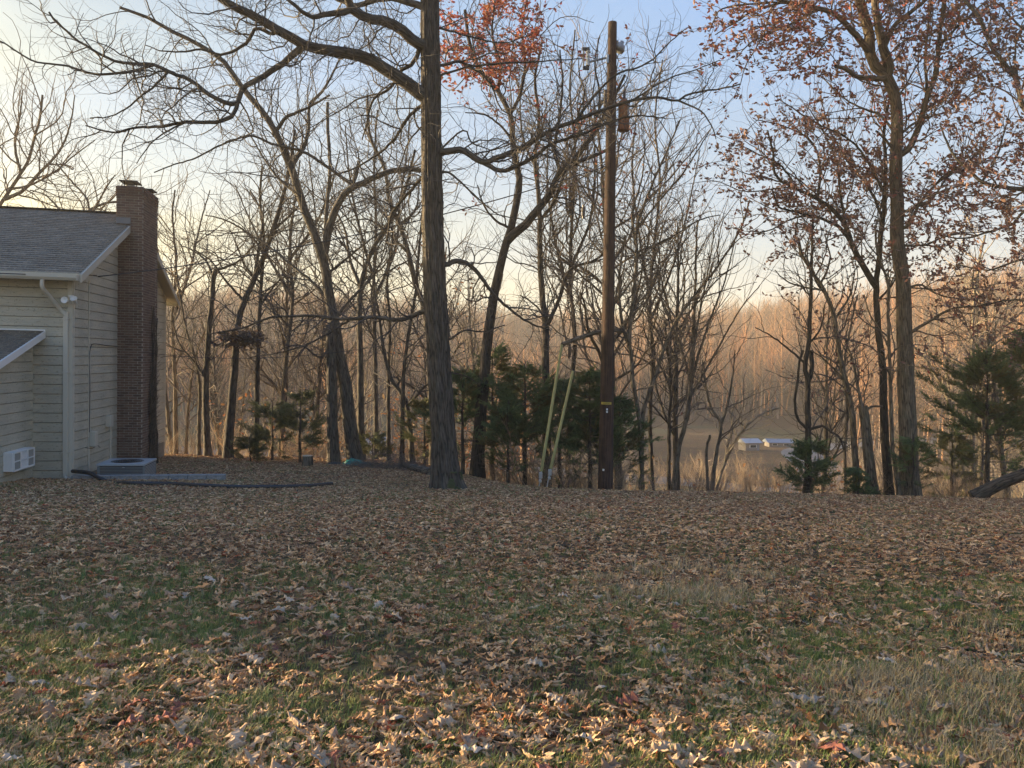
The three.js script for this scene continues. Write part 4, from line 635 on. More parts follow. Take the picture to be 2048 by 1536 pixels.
T({ seed: 43, D: 20.2, name: 'oak_tree', label: 'tallest oak with grey sunlit trunk and red-brown leaves, beside the dark mossy oak', mat: M.tan, crown: 0.62, grow: { cap: 5200, len: 1.35, gap: 0.3 }, twig: M.twigRed,
  leaf: { ...rustLeaf, cols: [...rustLeaf.cols, [0.36, 0.08, 0.05]], per: 4, keep: (x, y) => (x < 1700 && y < 160 ? 0.7 : 0.5 * sstep(0.3, 0.6, fbm(x * 0.012, y * 0.012, 3, 8))) },
  stems: [[[[1820, 990], [1817, 900], [1815, 838], [1811, 737], [1808, 635], [1803, 534], [1796, 508], [1794, 406], [1791, 339], [1794, 271], [1789, 190], [1776, 156], [1752, 135], [1738, 95], [1739, 68], [1725, 20], [1712, -30], [1700, -140]], 39, 16, 0.2, { pow: 0.75 }],
    [[[1776, 156], [1779, 135], [1766, 95], [1758, 60], [1750, 10], [1745, -60]], 20, 10, -0.4], [[[1768, 96], [1789, 51], [1820, 25], [1847, 3], [1880, -40]], 11, 5, -0.7],
    [[[1735, 95], [1728, 91], [1698, 54], [1667, 27], [1623, 14], [1569, 3], [1520, -15]], 14, 5, -1.2], [[[1640, 20], [1630, 22], [1600, 40], [1569, 54], [1502, 85], [1474, 115]], 6, 2, -0.5], [[[1600, 10], [1550, 5], [1490, 10], [1440, 20], [1420, 60]], 5, 2, -0.7], [[[1560, 2], [1510, 20], [1470, 45], [1430, 70]], 5, 2, 0.3],
    [[[1792, 310], [1810, 305], [1837, 254], [1854, 196], [1871, 149], [1877, 85], [1887, 17], [1895, -60]], 13, 6, -0.6], [[[1852, 205], [1854, 179], [1850, 118], [1860, 17], [1865, -50]], 7, 3, 0.4], [[[1874, 92], [1890, 78], [1930, 40], [1975, 0]], 6, 3, -0.6],
    [[[1778, 160], [1762, 157], [1711, 152], [1694, 139], [1671, 132]], 11, 7, -0.6, { bare: 1 }], [[[1797, 450], [1813, 454], [1840, 406], [1874, 366], [1921, 332], [1970, 300]], 8, 2.5, -0.8], [[[1798, 500], [1850, 490], [1900, 470], [1960, 470]], 5, 2, -0.6],
    [[[1793, 395], [1775, 390], [1755, 360], [1748, 350]], 6, 3, -0.3], [[[1792, 300], [1775, 285], [1762, 270], [1752, 262]], 7, 4, -0.3, { bare: 1 }], [[[1810, 665], [1830, 660], [1870, 635], [1905, 617], [1960, 612], [2010, 600]], 7, 2.5, -0.9], [[[1806, 580], [1840, 570], [1880, 590], [1940, 600]], 5, 2, -0.6], [[[1794, 260], [1760, 230], [1720, 215], [1680, 190], [1640, 150]], 6, 2, 0.6], [[[1795, 280], [1840, 240], [1900, 220], [1960, 170]], 6, 2, 0.6], [[[1796, 420], [1860, 400], [1900, 350], [1950, 330], [2000, 300]], 6, 2, 0.5]] });
T({ seed: 44, D: 20.0, label: 'slender winding stem hugging the trunk of the tallest oak', mat: M.tan, grow: { cap: 500 }, stems: [[[[1798, 990], [1792, 940], [1786, 906], [1782, 805], [1779, 703], [1776, 618], [1776, 568], [1765, 535], [1756, 510], [1750, 450]], 9, 4, 0.1], [[[1778, 700], [1760, 660], [1740, 630], [1728, 590]], 4, 2, 0.2], [[[1776, 580], [1790, 550], [1800, 520]], 4, 2, -0.2]] });
T({ seed: 45, D: 17.5, name: 'oak_tree', label: 'oak past the leaning log, reaching leafy limbs back over the lawn', mat: M.grey, twig: M.twigRed, grow: { cap: 4200, len: 1.35 }, crown: 0.7, leaf: { ...rustLeaf, per: 4, keep: 0.5 },
  stems: [[[[2210, 1020], [2200, 800], [2195, 600], [2190, 400], [2180, 200], [2150, 0], [2130, -200]], 40, 18, 0, { bare: 1 }], [[[2188, 330], [2120, 250], [2048, 217], [2033, 159], [1989, 102], [1955, 30], [1928, 0], [1900, -50]], 13, 6, 0.8], [[[2192, 410], [2120, 385], [2048, 379], [1969, 366], [1938, 339], [1910, 315], [1880, 250]], 14, 3, 1.0], [[[2193, 430], [2100, 420], [2048, 423], [2026, 447], [1975, 464], [1928, 477], [1880, 470]], 9, 2.5, 1.0], [[[2035, 165], [2030, 100], [2048, 40]], 6, 2, 0.5], [[[1969, 366], [1990, 320], [2010, 260], [2020, 220]], 6, 2, 0.5], [[[2196, 560], [2120, 530], [2040, 520], [1980, 540], [1920, 530]], 8, 2.5, 1.2], [[[2195, 620], [2120, 620], [2040, 600], [1960, 610]], 7, 2, 1.4], [[[2170, 120], [2100, 90], [2048, 60], [2000, 10]], 8, 3, 0.8]] });
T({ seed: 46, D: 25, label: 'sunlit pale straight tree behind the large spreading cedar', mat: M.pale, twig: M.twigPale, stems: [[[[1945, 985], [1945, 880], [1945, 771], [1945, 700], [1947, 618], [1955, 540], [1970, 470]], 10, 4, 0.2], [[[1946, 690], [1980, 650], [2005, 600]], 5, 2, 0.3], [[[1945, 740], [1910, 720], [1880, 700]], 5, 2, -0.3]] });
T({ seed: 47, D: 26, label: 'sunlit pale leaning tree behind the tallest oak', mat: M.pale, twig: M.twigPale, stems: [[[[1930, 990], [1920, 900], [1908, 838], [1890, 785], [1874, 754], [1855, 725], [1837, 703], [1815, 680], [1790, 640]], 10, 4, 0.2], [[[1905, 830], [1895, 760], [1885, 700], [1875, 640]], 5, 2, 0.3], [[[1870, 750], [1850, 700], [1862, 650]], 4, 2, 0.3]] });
T({ seed: 48, D: 23.5, label: 'thin sunlit sapling beside the stout broken tree', mat: M.tan, stems: [[[[1692, 988], [1690, 900], [1695, 820], [1688, 740], [1700, 660], [1715, 590]], 7, 3, 0.2]] });
console.log('edge trees', TRIS);
// trees behind the house roof
T({ seed: 51, D: 34, group: null, label: 'tall spreading bare tree rising behind the house roof', mat: M.tan, twig: M.twigTan, crown: 0.45, grow: { cap: 1700, len: 1.5, minR: 0.0075, maxR: 0.04, gap: 0.5, lift: 0.16, a0: 26, a1: 58 }, stems: [[[[-70, 900], [-50, 600], [-20, 450], [0, 410], [34, 359], [58, 318], [70, 270], [79, 239], [85, 190]], 14, 4, 0.4], [[[10, 395], [40, 385], [80, 345], [120, 300], [140, 250], [150, 190]], 8, 2, 0.5], [[[40, 350], [30, 290], [40, 230], [45, 180]], 6, 2, -0.5], [[[20, 378], [60, 370], [100, 350], [150, 310], [190, 280]], 5, 2, 0.5], [[[-20, 450], [-40, 380], [-30, 300], [-20, 200]], 8, 2, 0.3]] });
T({ seed: 52, D: 33, group: null, label: 'lower crooked bare tree showing behind the ridge beside the chimney', mat: M.tan, twig: M.twigTan, crown: 0.5, grow: { cap: 3000, len: 1.6, minR: 0.007, maxR: 0.04 }, stems: [[[[185, 900], [182, 600], [180, 450], [178, 418], [172, 395], [150, 370], [128, 345], [112, 325]], 9, 3, 0.3], [[[180, 420], [200, 410], [220, 405], [260, 400], [300, 380]], 6, 2, 0.4], [[[178, 440], [210, 380], [230, 350]], 5, 2, -0.4], [[[180, 470], [130, 430], [90, 390], [60, 380]], 6, 2, 0.3]] });
T({ seed: 53, D: 30, group: null, label: 'bushy bare tree behind the far house corner', mat: M.tan, twig: M.twigTan, crown: 0.3, grow: { cap: 3800, len: 1.7, minR: 0.0065, maxR: 0.045, lift: 0.2 }, stems: [[[[352, 915], [350, 760], [345, 640], [352, 520], [345, 430], [350, 380]], 10, 3, 0.3], [[[348, 640], [380, 540], [400, 450], [420, 380]], 7, 2, 0.5], [[[346, 600], [320, 520], [305, 450]], 6, 2, -0.5], [[[372, 915], [378, 800], [395, 700], [420, 640]], 7, 2.5, 0, { free: 1 }]] });
T({ seed: 54, D: 28.5, group: null, label: 'bare crowned tree with a dense twiggy top between house and leaning tree', mat: M.grey, crown: 0.4, grow: { cap: 3600, len: 1.6, minR: 0.0062, maxR: 0.04 }, stems: [[[[560, 925], [565, 800], [575, 700], [585, 600], [580, 500], [590, 400], [600, 320]], 11, 3, 0.3], [[[582, 600], [540, 520], [500, 440], [470, 370]], 7, 2, 0.5], [[[580, 520], [630, 450], [660, 380], [680, 300]], 7, 2, -0.5]] });
T({ seed: 55, D: 28.5, group: null, label: 'fine-twigged bare tree behind the brush pile', mat: M.grey, crown: 0.35, grow: { cap: 2400, len: 1.6, minR: 0.0062, maxR: 0.04, lift: 0.12, a0: 30, a1: 62 }, stems: [[[[752, 925], [752, 800], [750, 700], [748, 560], [752, 440], [748, 330], [755, 220]], 11, 3, 0.3], [[[750, 600], [790, 500], [800, 400], [815, 300], [820, 200]], 7, 2, 0.5], [[[749, 560], [720, 460], [700, 360], [690, 250]], 7, 2, -0.5]] });
T({ seed: 56, D: 27, group: null, label: 'bare brown tree with fine rising twigs behind the forked oak', mat: M.brown, twig: M.twigTan, crown: 0.35, grow: { cap: 2200, len: 1.6, minR: 0.006, maxR: 0.04, lift: 0.15, a0: 28, a1: 58 }, leaf: { ...redLeaf, keep: (x, y) => (y < 300 ? 0.02 : 0) }, stems: [[[[1135, 975], [1140, 800], [1150, 680], [1140, 560], [1145, 420], [1150, 300], [1140, 180], [1150, 60]], 12, 3, 0.3], [[[1148, 600], [1110, 480], [1095, 360], [1100, 220]], 7, 2, 0.5], [[[1142, 540], [1180, 440], [1190, 320], [1180, 200]], 7, 2, -0.5]] });
T({ seed: 57, D: 27, group: null, label: 'bare tree with a fine crown behind the crooked twin-stemmed tree', mat: M.brown, twig: M.twigTan, crown: 0.35, grow: { cap: 2000, len: 1.6, minR: 0.006, maxR: 0.04, lift: 0.15, a0: 30, a1: 60 }, leaf: { ...rustLeaf, keep: 0.03 }, stems: [[[[1305, 990], [1300, 850], [1305, 720], [1300, 600], [1310, 480], [1320, 360], [1310, 240], [1325, 120]], 10, 2.5, 0.3], [[[1302, 640], [1350, 520], [1380, 400], [1400, 300]], 6, 2, 0.5], [[[1304, 600], [1280, 480], [1265, 340], [1275, 200]], 6, 2, -0.5]] });
console.log('back trees', TRIS);
// ------------------------------------------------------------------ cedars
const sprayG = (() => { // a feathery spray: fine cords round a short stem
  const R = rng(61), pos = [], idx = [];
  for (let k = 0; k < 46; k++) {
    const t = k / 46, o = V(0, 0, t * 0.34), d = V((R() - 0.5) * 1.5, (R() - 0.5) * 1.1, 0.7 + R() * 0.6).normalize(), L = (0.075 + R() * 0.085) * (1.1 - 0.6 * t), s = V(R() - 0.5, R() - 0.5, R() - 0.5).cross(d).normalize().multiplyScalar(0.0055 + 0.003 * R()), e = o.clone().addScaledVector(d, L), q = pos.length / 3, m = o.clone().addScaledVector(d, L * 0.55);
    pos.push(o.x, o.y, o.z, m.x + s.x, m.y + s.y, m.z + s.z, m.x - s.x, m.y - s.y, m.z - s.z, e.x, e.y - 0.01, e.z); idx.push(q, q + 1, q + 2, q + 1, q + 3, q + 2);
  }
  const g = new THREE.BufferGeometry(); g.setAttribute('position', new THREE.Float32BufferAttribute(pos, 3)); g.setIndex(idx); g.computeVertexNormals(); return g;
})();
const cedarMat = new THREE.MeshStandardMaterial({ color: 0xffffff, roughness: 0.85, side: THREE.DoubleSide });
function cedar(px, basePy, topPy, D, wpx, low, label, seed, o = {}) {
  const b = P(px, basePy, D); b.y = groundH(b.x, b.z) - 0.1; const top = P(px + (o.lean ?? 0), topPy, D), H = top.y - b.y, W = wpx / FPX * D / 2, R = rng(seed);
  const g = thing('cedar_tree', label, 'cedar', [b.x, b.y, b.z], 0, 'evergreen cedars at the lawn edge');
  const axis = []; for (let k = 0; k <= 10; k++) axis.push(V((top.x - b.x) * k / 10 + (R() - 0.5) * 0.04, H * k / 10, (R() - 0.5) * 0.04));
  mesh('trunk', new Tubes().add(axis, axis.map((_, k) => lerp(0.018 * H + 0.01, 0.006, k / 10)), 8).geo(), M.brown, g);
  const br = new Tubes(), mats = [], cols = [], d = new THREE.Object3D(), n = Math.round(H * (o.dens ?? 22)), zc = V(0, 0, 1), dir = V(0, 0, 0);
  for (let k = 0; k < n; k++) {
    const t = lerp(low * 0.35, 1, R() ** 0.9), a = R() * 6.283, prof = t < low ? 0.75 : (1 - ((t - low) / (1 - low)) ** 1.35) * 0.95 + 0.06, rad = W * prof * lerp(0.55, 1.12, R()) * (1 + 0.25 * Math.sin(a * 2 + seed + t * 5)), f = t * 10, i = Math.min(9, Math.floor(f)), p = axis[i].clone().lerp(axis[i + 1], f - i);
    const rise = lerp(0.15, 0.75, R()), e = p.clone().add(V(Math.cos(a) * rad, rad * rise - 0.1, Math.sin(a) * rad)), m = p.clone().lerp(e, 0.55).add(V(0, -0.06, 0));
    br.add([p, m, e], [0.008 + 0.003 * rad, 0.006, 0.003], 3);
    const bare = t < low, ns = Math.round((bare ? 2 : 6) + rad * (bare ? 2 : 12));
    const tone = lerp(0.7, 1.35, R()), yel = R() < (o.yellow ?? 0.12) ? 1 : 0;
    for (let s = 0; s < ns; s++) {
      const u = lerp(bare ? 0.6 : 0.25, 1.05, R() ** 0.8), q = (u < 0.55 ? p.clone().lerp(m, u / 0.55) : m.clone().lerp(e, (u - 0.55) / 0.45));
      dir.subVectors(e, p).normalize().add(V((R() - 0.5) * 1.3, (R() - 0.3) * 1.1, (R() - 0.5) * 1.3)).normalize();
      d.position.copy(q); d.quaternion.setFromUnitVectors(zc, dir); d.rotateZ(R() * 6.28); d.scale.setScalar(lerp(0.5, 1.1, R()) * (o.size ?? 1)); d.updateMatrix(); mats.push(d.matrix.clone());
      const v = tone * lerp(0.8, 1.2, R()), c = yel ? [0.12, 0.105, 0.03] : (o.col ?? [0.10, 0.14, 0.05]); cols.push(lin(c[0] * v, c[1] * v, c[2] * v));
    }
  }
  tag(mesh('branches', br.geo(), M.twig, g), null, null, null, 'stuff');
  instanced('foliage', sprayG, cedarMat, mats, cols, g);
}
const olive = [0.15, 0.15, 0.055];
cedar(600, 925, 775, 23.6, 120, 0.32, 'thin olive cedar beside the cut stump', 71, { col: olive, dens: 17 });
cedar(545, 925, 800, 24.2, 130, 0.3, 'thin olive cedar near the slender dark tree', 72, { col: olive, dens: 17 });
cedar(500, 926, 868, 23.4, 70, 0.15, 'tiny bushy cedar below the two thin olive ones', 73, { col: olive, dens: 22 });
cedar(848, 955, 790, 24.5, 90, 0.35, 'small yellowish cedar between the fallen log and the hickory', 74, { col: olive, yellow: 0.4, dens: 18 });
cedar(745, 925, 860, 25, 60, 0.2, 'low cedar behind the green tarp', 75, { col: olive, dens: 20 });
cedar(925, 962, 735, 22.4, 150, 0.38, 'broad cedar between the hickory and the forked oak', 76, { yellow: 0.2 });
cedar(985, 966, 690, 23.6, 170, 0.42, 'tallest olive cedar climbing the dark forked oak', 77, { yellow: 0.3, dens: 22 });
cedar(1050, 972, 722, 21.6, 190, 0.36, 'dark dense cedar between the forked oak and the yellow guy guards', 78);
cedar(1120, 976, 750, 22.4, 150, 0.38, 'dark cedar seen between the yellow guy guards and the pole', 79);
cedar(1180, 980, 735, 21.2, 170, 0.34, 'densest dark cedar standing behind the pole', 80, { dens: 30 });
cedar(1240, 982, 790, 21.8, 140, 0.32, 'dark cedar spreading beyond the pole beside the twin-stemmed tree', 81, { dens: 28 });
cedar(1016, 972, 800, 21.2, 110, 0.42, 'lower cedar tucked before the tallest olive cedar', 82);
cedar(1622, 990, 868, 20.0, 110, 0.22, 'small conical cedar wrapped round the dark snag', 83, { dens: 34, size: 0.9 });
cedar(1716, 990, 925, 19.9, 62, 0.15, 'tiny cedar at the foot of the leaning grey-brown tree', 84, { dens: 34, size: 0.75 });
cedar(1826, 990, 868, 19.6, 66, 0.55, 'sparse little cedar growing against the tallest oak', 85, { dens: 22, size: 0.85 });
cedar(1975, 992, 700, 21.0, 250, 0.42, 'large spreading cedar between the tallest oak and the leaning log', 86, { yellow: 0.18, dens: 26 });
cedar(2060, 1000, 660, 21.6, 240, 0.4, 'large cedar behind the leaning log', 87, { yellow: 0.18, dens: 26 });
cedar(1905, 992, 850, 22.2, 100, 0.3, 'open low cedar between the tallest oak and the big cedar', 88, { col: olive, dens: 16 });
console.log('cedars');
// ------------------------------------------------------------------ woods on the slope, valley floor and far hill
function protoTree(seed, H, r0, o) {
  const R = rng(seed), pts = [], rad = [], n = 12; let x = 0, z = 0; const lx = (R() - 0.5) * 0.16 * (o.lean ?? 1), lz = (R() - 0.5) * 0.16 * (o.lean ?? 1);
  for (let k = 0; k <= n; k++) { pts.push(V(x, H * 0.86 * k / n - 0.3, z)); rad.push(r0 * (1 - 0.8 * (k / n) ** 1.1) * (k ? 1 : 1.25)); x += (lx + (R() - 0.5) * 0.10) * H / n; z += (lz + (R() - 0.5) * 0.10) * H / n; }
  const limbs = [], tw = { t: new Tubes(), n: 0 };
  const nl = o.limbs ?? 9;
  for (let k = 0; k < nl; k++) {
    const f = lerp(o.crown ?? 0.42, 0.96, (k + R()) / nl) * n, i = Math.min(n - 1, Math.floor(f)), p = pts[i].clone().lerp(pts[i + 1], f - i), a = k * 2.4 + R(), an = lerp(30, 62, R()) * RAD, rr = lerp(rad[i], rad[i + 1], f - i) * lerp(0.45, 0.7, R()), d = V(Math.cos(a) * Math.sin(an), Math.cos(an), Math.sin(a) * Math.sin(an));
    limbs.push(shootPath(p, d, H * lerp(0.16, 0.34, R()), rr, R, 0.42, 0.06));
  }
  const main = { pts, rad, len: H * 0.86 };
  for (const l of limbs) grow(l, { ...o.grow, t0: 0.15 }, R, tw, null); grow(main, { ...o.grow, t0: o.crown ?? 0.42 }, R, tw, null);
  return { main, limbs, tw };
}
// far woodland: one mass of bare trees over the hill
{
  const wood = new THREE.Group(); wood.name = 'far_woodland'; scene.add(wood); tag(wood, 'far bare woodland covering the hill across the valley', 'woodland', null, 'stuff');
  const variants = []; for (let v = 0; v < 6; v++) { const p = protoTree(300 + v, lerp(14, 18, v / 5), 0.17, { limbs: 10, crown: v % 2 ? 0.40 : 0.30, grow: { minR: 0.017, maxR: 0.05, gap: 0.42, len: 1.1, cap: 300, wob: 0.4, lift: 0.35, a0: 20, a1: 50 } }); const t = new Tubes(); t.add(p.main.pts, p.main.rad, 5); for (const l of p.limbs) t.add(l.pts, l.rad.map((r) => Math.max(r, 0.02)), 3); const dye = (q, c) => { const n = q.attributes.position.count, a = new Float32Array(n * 3); for (let i = 0; i < n; i++) a.set(c, i * 3); q.setAttribute('color', new THREE.BufferAttribute(a, 3)); return q; }; const g = mergeGeometries([dye(t.geo(), v % 3 ? [1.7, 1.75, 1.8] : [0.7, 0.72, 0.75]), dye(p.tw.t.geo(), [0.95, 0.9, 0.85])]); variants.push(g); }
  const R = rng(91), mats = variants.map(() => []), cols = variants.map(() => []), d = new THREE.Object3D();
  const tones = [[0.23, 0.13, 0.075], [0.16, 0.105, 0.07], [0.30, 0.16, 0.08], [0.12, 0.088, 0.068], [0.32, 0.14, 0.06]];
  let n = 0; for (let k = 0; k < 60000 && n < 6800; k++) {
    const az = lerp(-46, 44, R()) * RAD, f = footD(az / RAD), rd = ridgeD(az / RAD), r = lerp(62, rd + 25, Math.sqrt(R())); const x = Math.sin(az) * r, z = -Math.cos(az) * r;
    if (Math.abs(az / RAD - 18) < 4.5 && r < f + 8) continue; if (r < f - 4 && (Math.abs(az / RAD - 16) < 8 || fbm(Math.sin(az) * r * 0.06, Math.cos(az) * r * 0.06, 2, 7) < 0.5)) continue;
    d.position.set(x, groundH(x, z), z); d.rotation.set(0, R() * 6.28, 0); const s = lerp(0.72, 1.12, R()); d.scale.set(s, s * lerp(0.9, 1.12, R()), s); d.updateMatrix();
    const v = Math.floor(R() * 6), c = tones[Math.floor(fbm(x * 0.03, z * 0.03, 2, 3) * 2.5 + R() * 2.5) % 5], b = lerp(0.6, 1.4, R()); mats[v].push(d.matrix.clone()); cols[v].push(lin(c[0] * b, c[1] * b, c[2] * b)); n++;
  }
  const m = std(lin(1, 1, 1), { roughness: 1, vertexColors: true }); variants.forEach((g, v) => instanced('bare_trees', g, m, mats[v], cols[v], wood));
  console.log('far wood', n, variants.reduce((s, g) => s + g.index.count / 3, 0));
}
// slope trees: things of their own, copies of a few kinds
{
  const kinds = [[401, 13, 0.14, M.slope, M.twigTan, 'thin brown bare tree growing on the slope below the lawn'], [402, 11, 0.11, M.grey, M.twig, 'thin grey bare tree growing on the slope below the lawn'], [403, 14, 0.17, M.brown, M.twig, 'dark tall bare tree growing on the slope below the lawn'], [404, 8, 0.08, M.pale, M.twigPale, 'pale slender bare tree growing on the slope below the lawn'], [405, 10, 0.12, M.tan, M.twigTan, 'tan bare tree with spreading top on the slope below the lawn']];
  const protos = kinds.map(([seed, H, r, m, tw, label]) => {
    const p = protoTree(seed, H, r, { limbs: 9, crown: 0.28, lean: 1.6, grow: { minR: 0.0068, maxR: 0.04, gap: 0.36, len: 1.35, cap: 900, wob: 0.55, lift: 0.2 } });
    const g = new THREE.Group(); mesh('trunk', new Tubes().add(p.main.pts, p.main.rad, 8).geo(), m, g, false); for (const l of p.limbs) mesh('limb', new Tubes().add(l.pts, l.rad, 5).geo(), m, g, false); tag(mesh('twigs', p.tw.t.geo(), tw, g, false), null, null, null, 'stuff'); TRIS += p.tw.t.tris; return g;
  });
  const R = rng(92); let n = 0; const used = [];
  for (let k = 0; k < 4000 && n < 40; k++) {
    const px = lerp(330, 2150, R()), D = 24 + 46 * R() ** 1.5, x = (px - 1024) / FPX * D, z = -D; if (x < -4 && D < 30) continue; if (px > 1400 && px < 1700 && R() < 0.75) continue; if (px > 880 && px < 1400 && R() < 0.35) continue;
    if (used.some(([a, b]) => Math.hypot(a - x, b - z) < 1.5)) continue; used.push([x, z]);
    const v = Math.floor(R() * 5), c = protos[v].clone(); c.name = numbered('bare_tree'); c.userData = { label: kinds[v][5], category: 'tree', group: 'bare trees on the slope below the lawn' }; c.position.set(x, groundH(x, z), z); c.rotation.y = R() * 6.28; c.scale.setScalar(lerp(0.75, 1.15, R())); scene.add(c); n++;
  }
  console.log('slope', n, TRIS);
}
// undergrowth: twiggy brush and weeds along and below the crest
{
  const mk = (seed, h, nS, fine) => { const R = rng(seed), t = new Tubes(), out = { t, n: 0 }; for (let k = 0; k < nS; k++) { const a = R() * 6.28, l = h * lerp(0.5, 1.1, R()), s = shootPath(V(Math.cos(a) * 0.12 * h, -0.05, Math.sin(a) * 0.12 * h), V(Math.cos(a) * 0.5 * R(), 1, Math.sin(a) * 0.5 * R()).normalize(), l, 0.006 * h + 0.003, R, 0.4, 0.02); t.add(s.pts, s.rad, 3); grow(s, { minR: 0.003, maxR: 0.01, gap: fine, len: 0.75, cap: 260, wob: 0.6, t0: 0.2, lift: 0.25 }, R, out, null); } return t.geo(); };
  const bushes = [mk(501, 1.6, 7, 0.16), mk(502, 1.1, 9, 0.14), mk(503, 2.3, 6, 0.18)];
  const R = rng(93), brush = new THREE.Group(); brush.name = 'undergrowth'; scene.add(brush); tag(brush, 'tangled bare brush and weeds along the top of the slope', 'undergrowth', null, 'stuff');
  const mats = [[], [], []], cols = [[], [], []], d = new THREE.Object3D();
  for (let k = 0; k < 1500; k++) {
    const D = 20 + 60 * R() ** 1.25, px = lerp(320, 2200, R()), x = (px - 1024) / FPX * D; const Dc = lerp(19.6, 27.0, sstep(1.5, -4, x)); if (D < Dc + 0.3) continue;
    d.position.set(x, groundH(x, -D), -D); d.rotation.set((R() - 0.5) * 0.3, R() * 6.28, (R() - 0.5) * 0.3); d.scale.setScalar(lerp(0.5, 1.05, R()) * (D > 40 ? 1.7 : 1) * (x > 3 && D < 26 ? 0.6 : 1)); d.updateMatrix();
    const v = Math.floor(R() * 3), c = [[0.32, 0.22, 0.13], [0.40, 0.28, 0.165], [0.48, 0.36, 0.23], [0.24, 0.17, 0.115]][Math.floor(R() * 4)]; mats[v].push(d.matrix.clone()); cols[v].push(lin(...c));
  }
  const m = std(lin(1, 1, 1), { roughness: 1 }); bushes.forEach((g, v) => instanced('brush', g, m, mats[v], cols[v], brush));
  // orange and tan leaves still hanging in the brush
  const lm = [], lc = []; for (let k = 0; k < 9000; k++) { const D = 26 + 40 * R(), cl = R(), px = cl < 0.5 ? lerp(780, 1080, R()) : lerp(420, 1900, R()), x = (px - 1024) / FPX * D, y = groundH(x, -D) + lerp(0.3, cl < 0.5 ? 8 : 2.5, R()); if (cl < 0.5 && fbm(x * 0.5, y * 0.5, 2, 6) < 0.52) continue; d.position.set(x, y, -D); d.rotation.set(R() * 6, R() * 6, R() * 6); d.scale.setScalar(lerp(0.9, 1.9, R())); d.updateMatrix(); lm.push(d.matrix.clone()); const c = [[0.46, 0.17, 0.05], [0.40, 0.20, 0.08], [0.36, 0.23, 0.12]][Math.floor(R() * 3)]; lc.push(lin(...c)); }
  instanced('clinging_leaves', crownLeaf, crownLeafMat, lm, lc, brush);
}
// sheds, white house and drive on the valley floor
function shed(name, label, px, py, D, w, dp, h, roofM, wallM, turn, wins) {
  const c = hitGround(px, py); const y = groundH(c.x, c.z), pu = -c.z / FPX; w *= pu; dp *= pu; h *= pu; const g = thing(name, label, 'building', [c.x, y, c.z], turn);
  mesh('wall', boxG(w, h + 0.6, dp, 0, h / 2 - 0.3, 0), wallM, g);
  const s = new THREE.Shape([[-dp / 2 - 0.3, h - 0.02], [dp / 2 + 0.3, h - 0.02], [0, h + dp * 0.28]].map((p) => new THREE.Vector2(...p))); const rg = new THREE.ExtrudeGeometry(s, { depth: w + 0.6, bevelEnabled: false }); rg.rotateY(Math.PI / 2); rg.translate(-w / 2 - 0.3, 0, 0); mesh('roof', rg, roofM, g);
  for (let k = 0; k < wins; k++) { const win = mesh('window', boxG(w * 0.5 / wins, h * 0.4, 0.06, -w / 2 + w * (k + 0.5) / wins, h * 0.55, dp / 2 + 0.02), M.white, g); mesh('pane', boxG(w * 0.4 / wins, h * 0.32, 0.03, -w / 2 + w * (k + 0.5) / wins, h * 0.55, dp / 2 + 0.05), M.glass, win); }
  mesh('door', boxG(w * 0.16, h * 0.8, 0.06, w * 0.36, h * 0.4, dp / 2 + 0.021), M.barnRoof2, g);
  return g;
}
shed('shed', 'small shed with a bright pale roof on the valley floor', 1498, 900, 112, 32, 26, 16, M.barnRoof, M.barnWall, 0.3, 1);
shed('barn', 'low building with a blue-grey metal roof on the valley floor', 1556, 893, 118, 46, 24, 9, M.barnRoof2, M.barnWall, 0.05, 2);
shed('farmhouse', 'white house glimpsed low between the trunks behind the stump', 742, 906, 92, 60, 44, 20, std(lin(0.3, 0.3, 0.3)), M.white, 0.2, 4);
{
  const strip = (name, pts, w, m, label) => { const c = new THREE.CatmullRomCurve3(pts.map(([x, z]) => V(x, 0, z))), pos = [], idx = [], uv = [], n = 80; for (let k = 0; k <= n; k++) { const p = c.getPointAt(k / n), t = c.getTangentAt(k / n); for (const s of [-1, -0.33, 0.33, 1]) { const x = p.x - t.z * s * w / 2, z = p.z + t.x * s * w / 2; pos.push(x, groundH(x, z) + 0.12, z); uv.push(s, k); } } for (let k = 0; k < n; k++) for (let s = 0; s < 3; s++) { const a = k * 4 + s; idx.push(a, a + 1, a + 4, a + 1, a + 5, a + 4); } const g = new THREE.BufferGeometry(); g.setAttribute('position', new THREE.Float32BufferAttribute(pos, 3)); g.setAttribute('uv', new THREE.Float32BufferAttribute(uv, 2)); g.setIndex(idx); g.computeVertexNormals(); tag(mesh(name, g, m, scene), label, 'road', null, 'structure'); };
  strip('road', [[-80, -98], [-30, -86], [0, -80], [18, -74], [26, -70], [34, -84], [40, -104], [60, -118], [100, -120]], 5, M.road, 'pale gravel road winding along the valley floor');
}
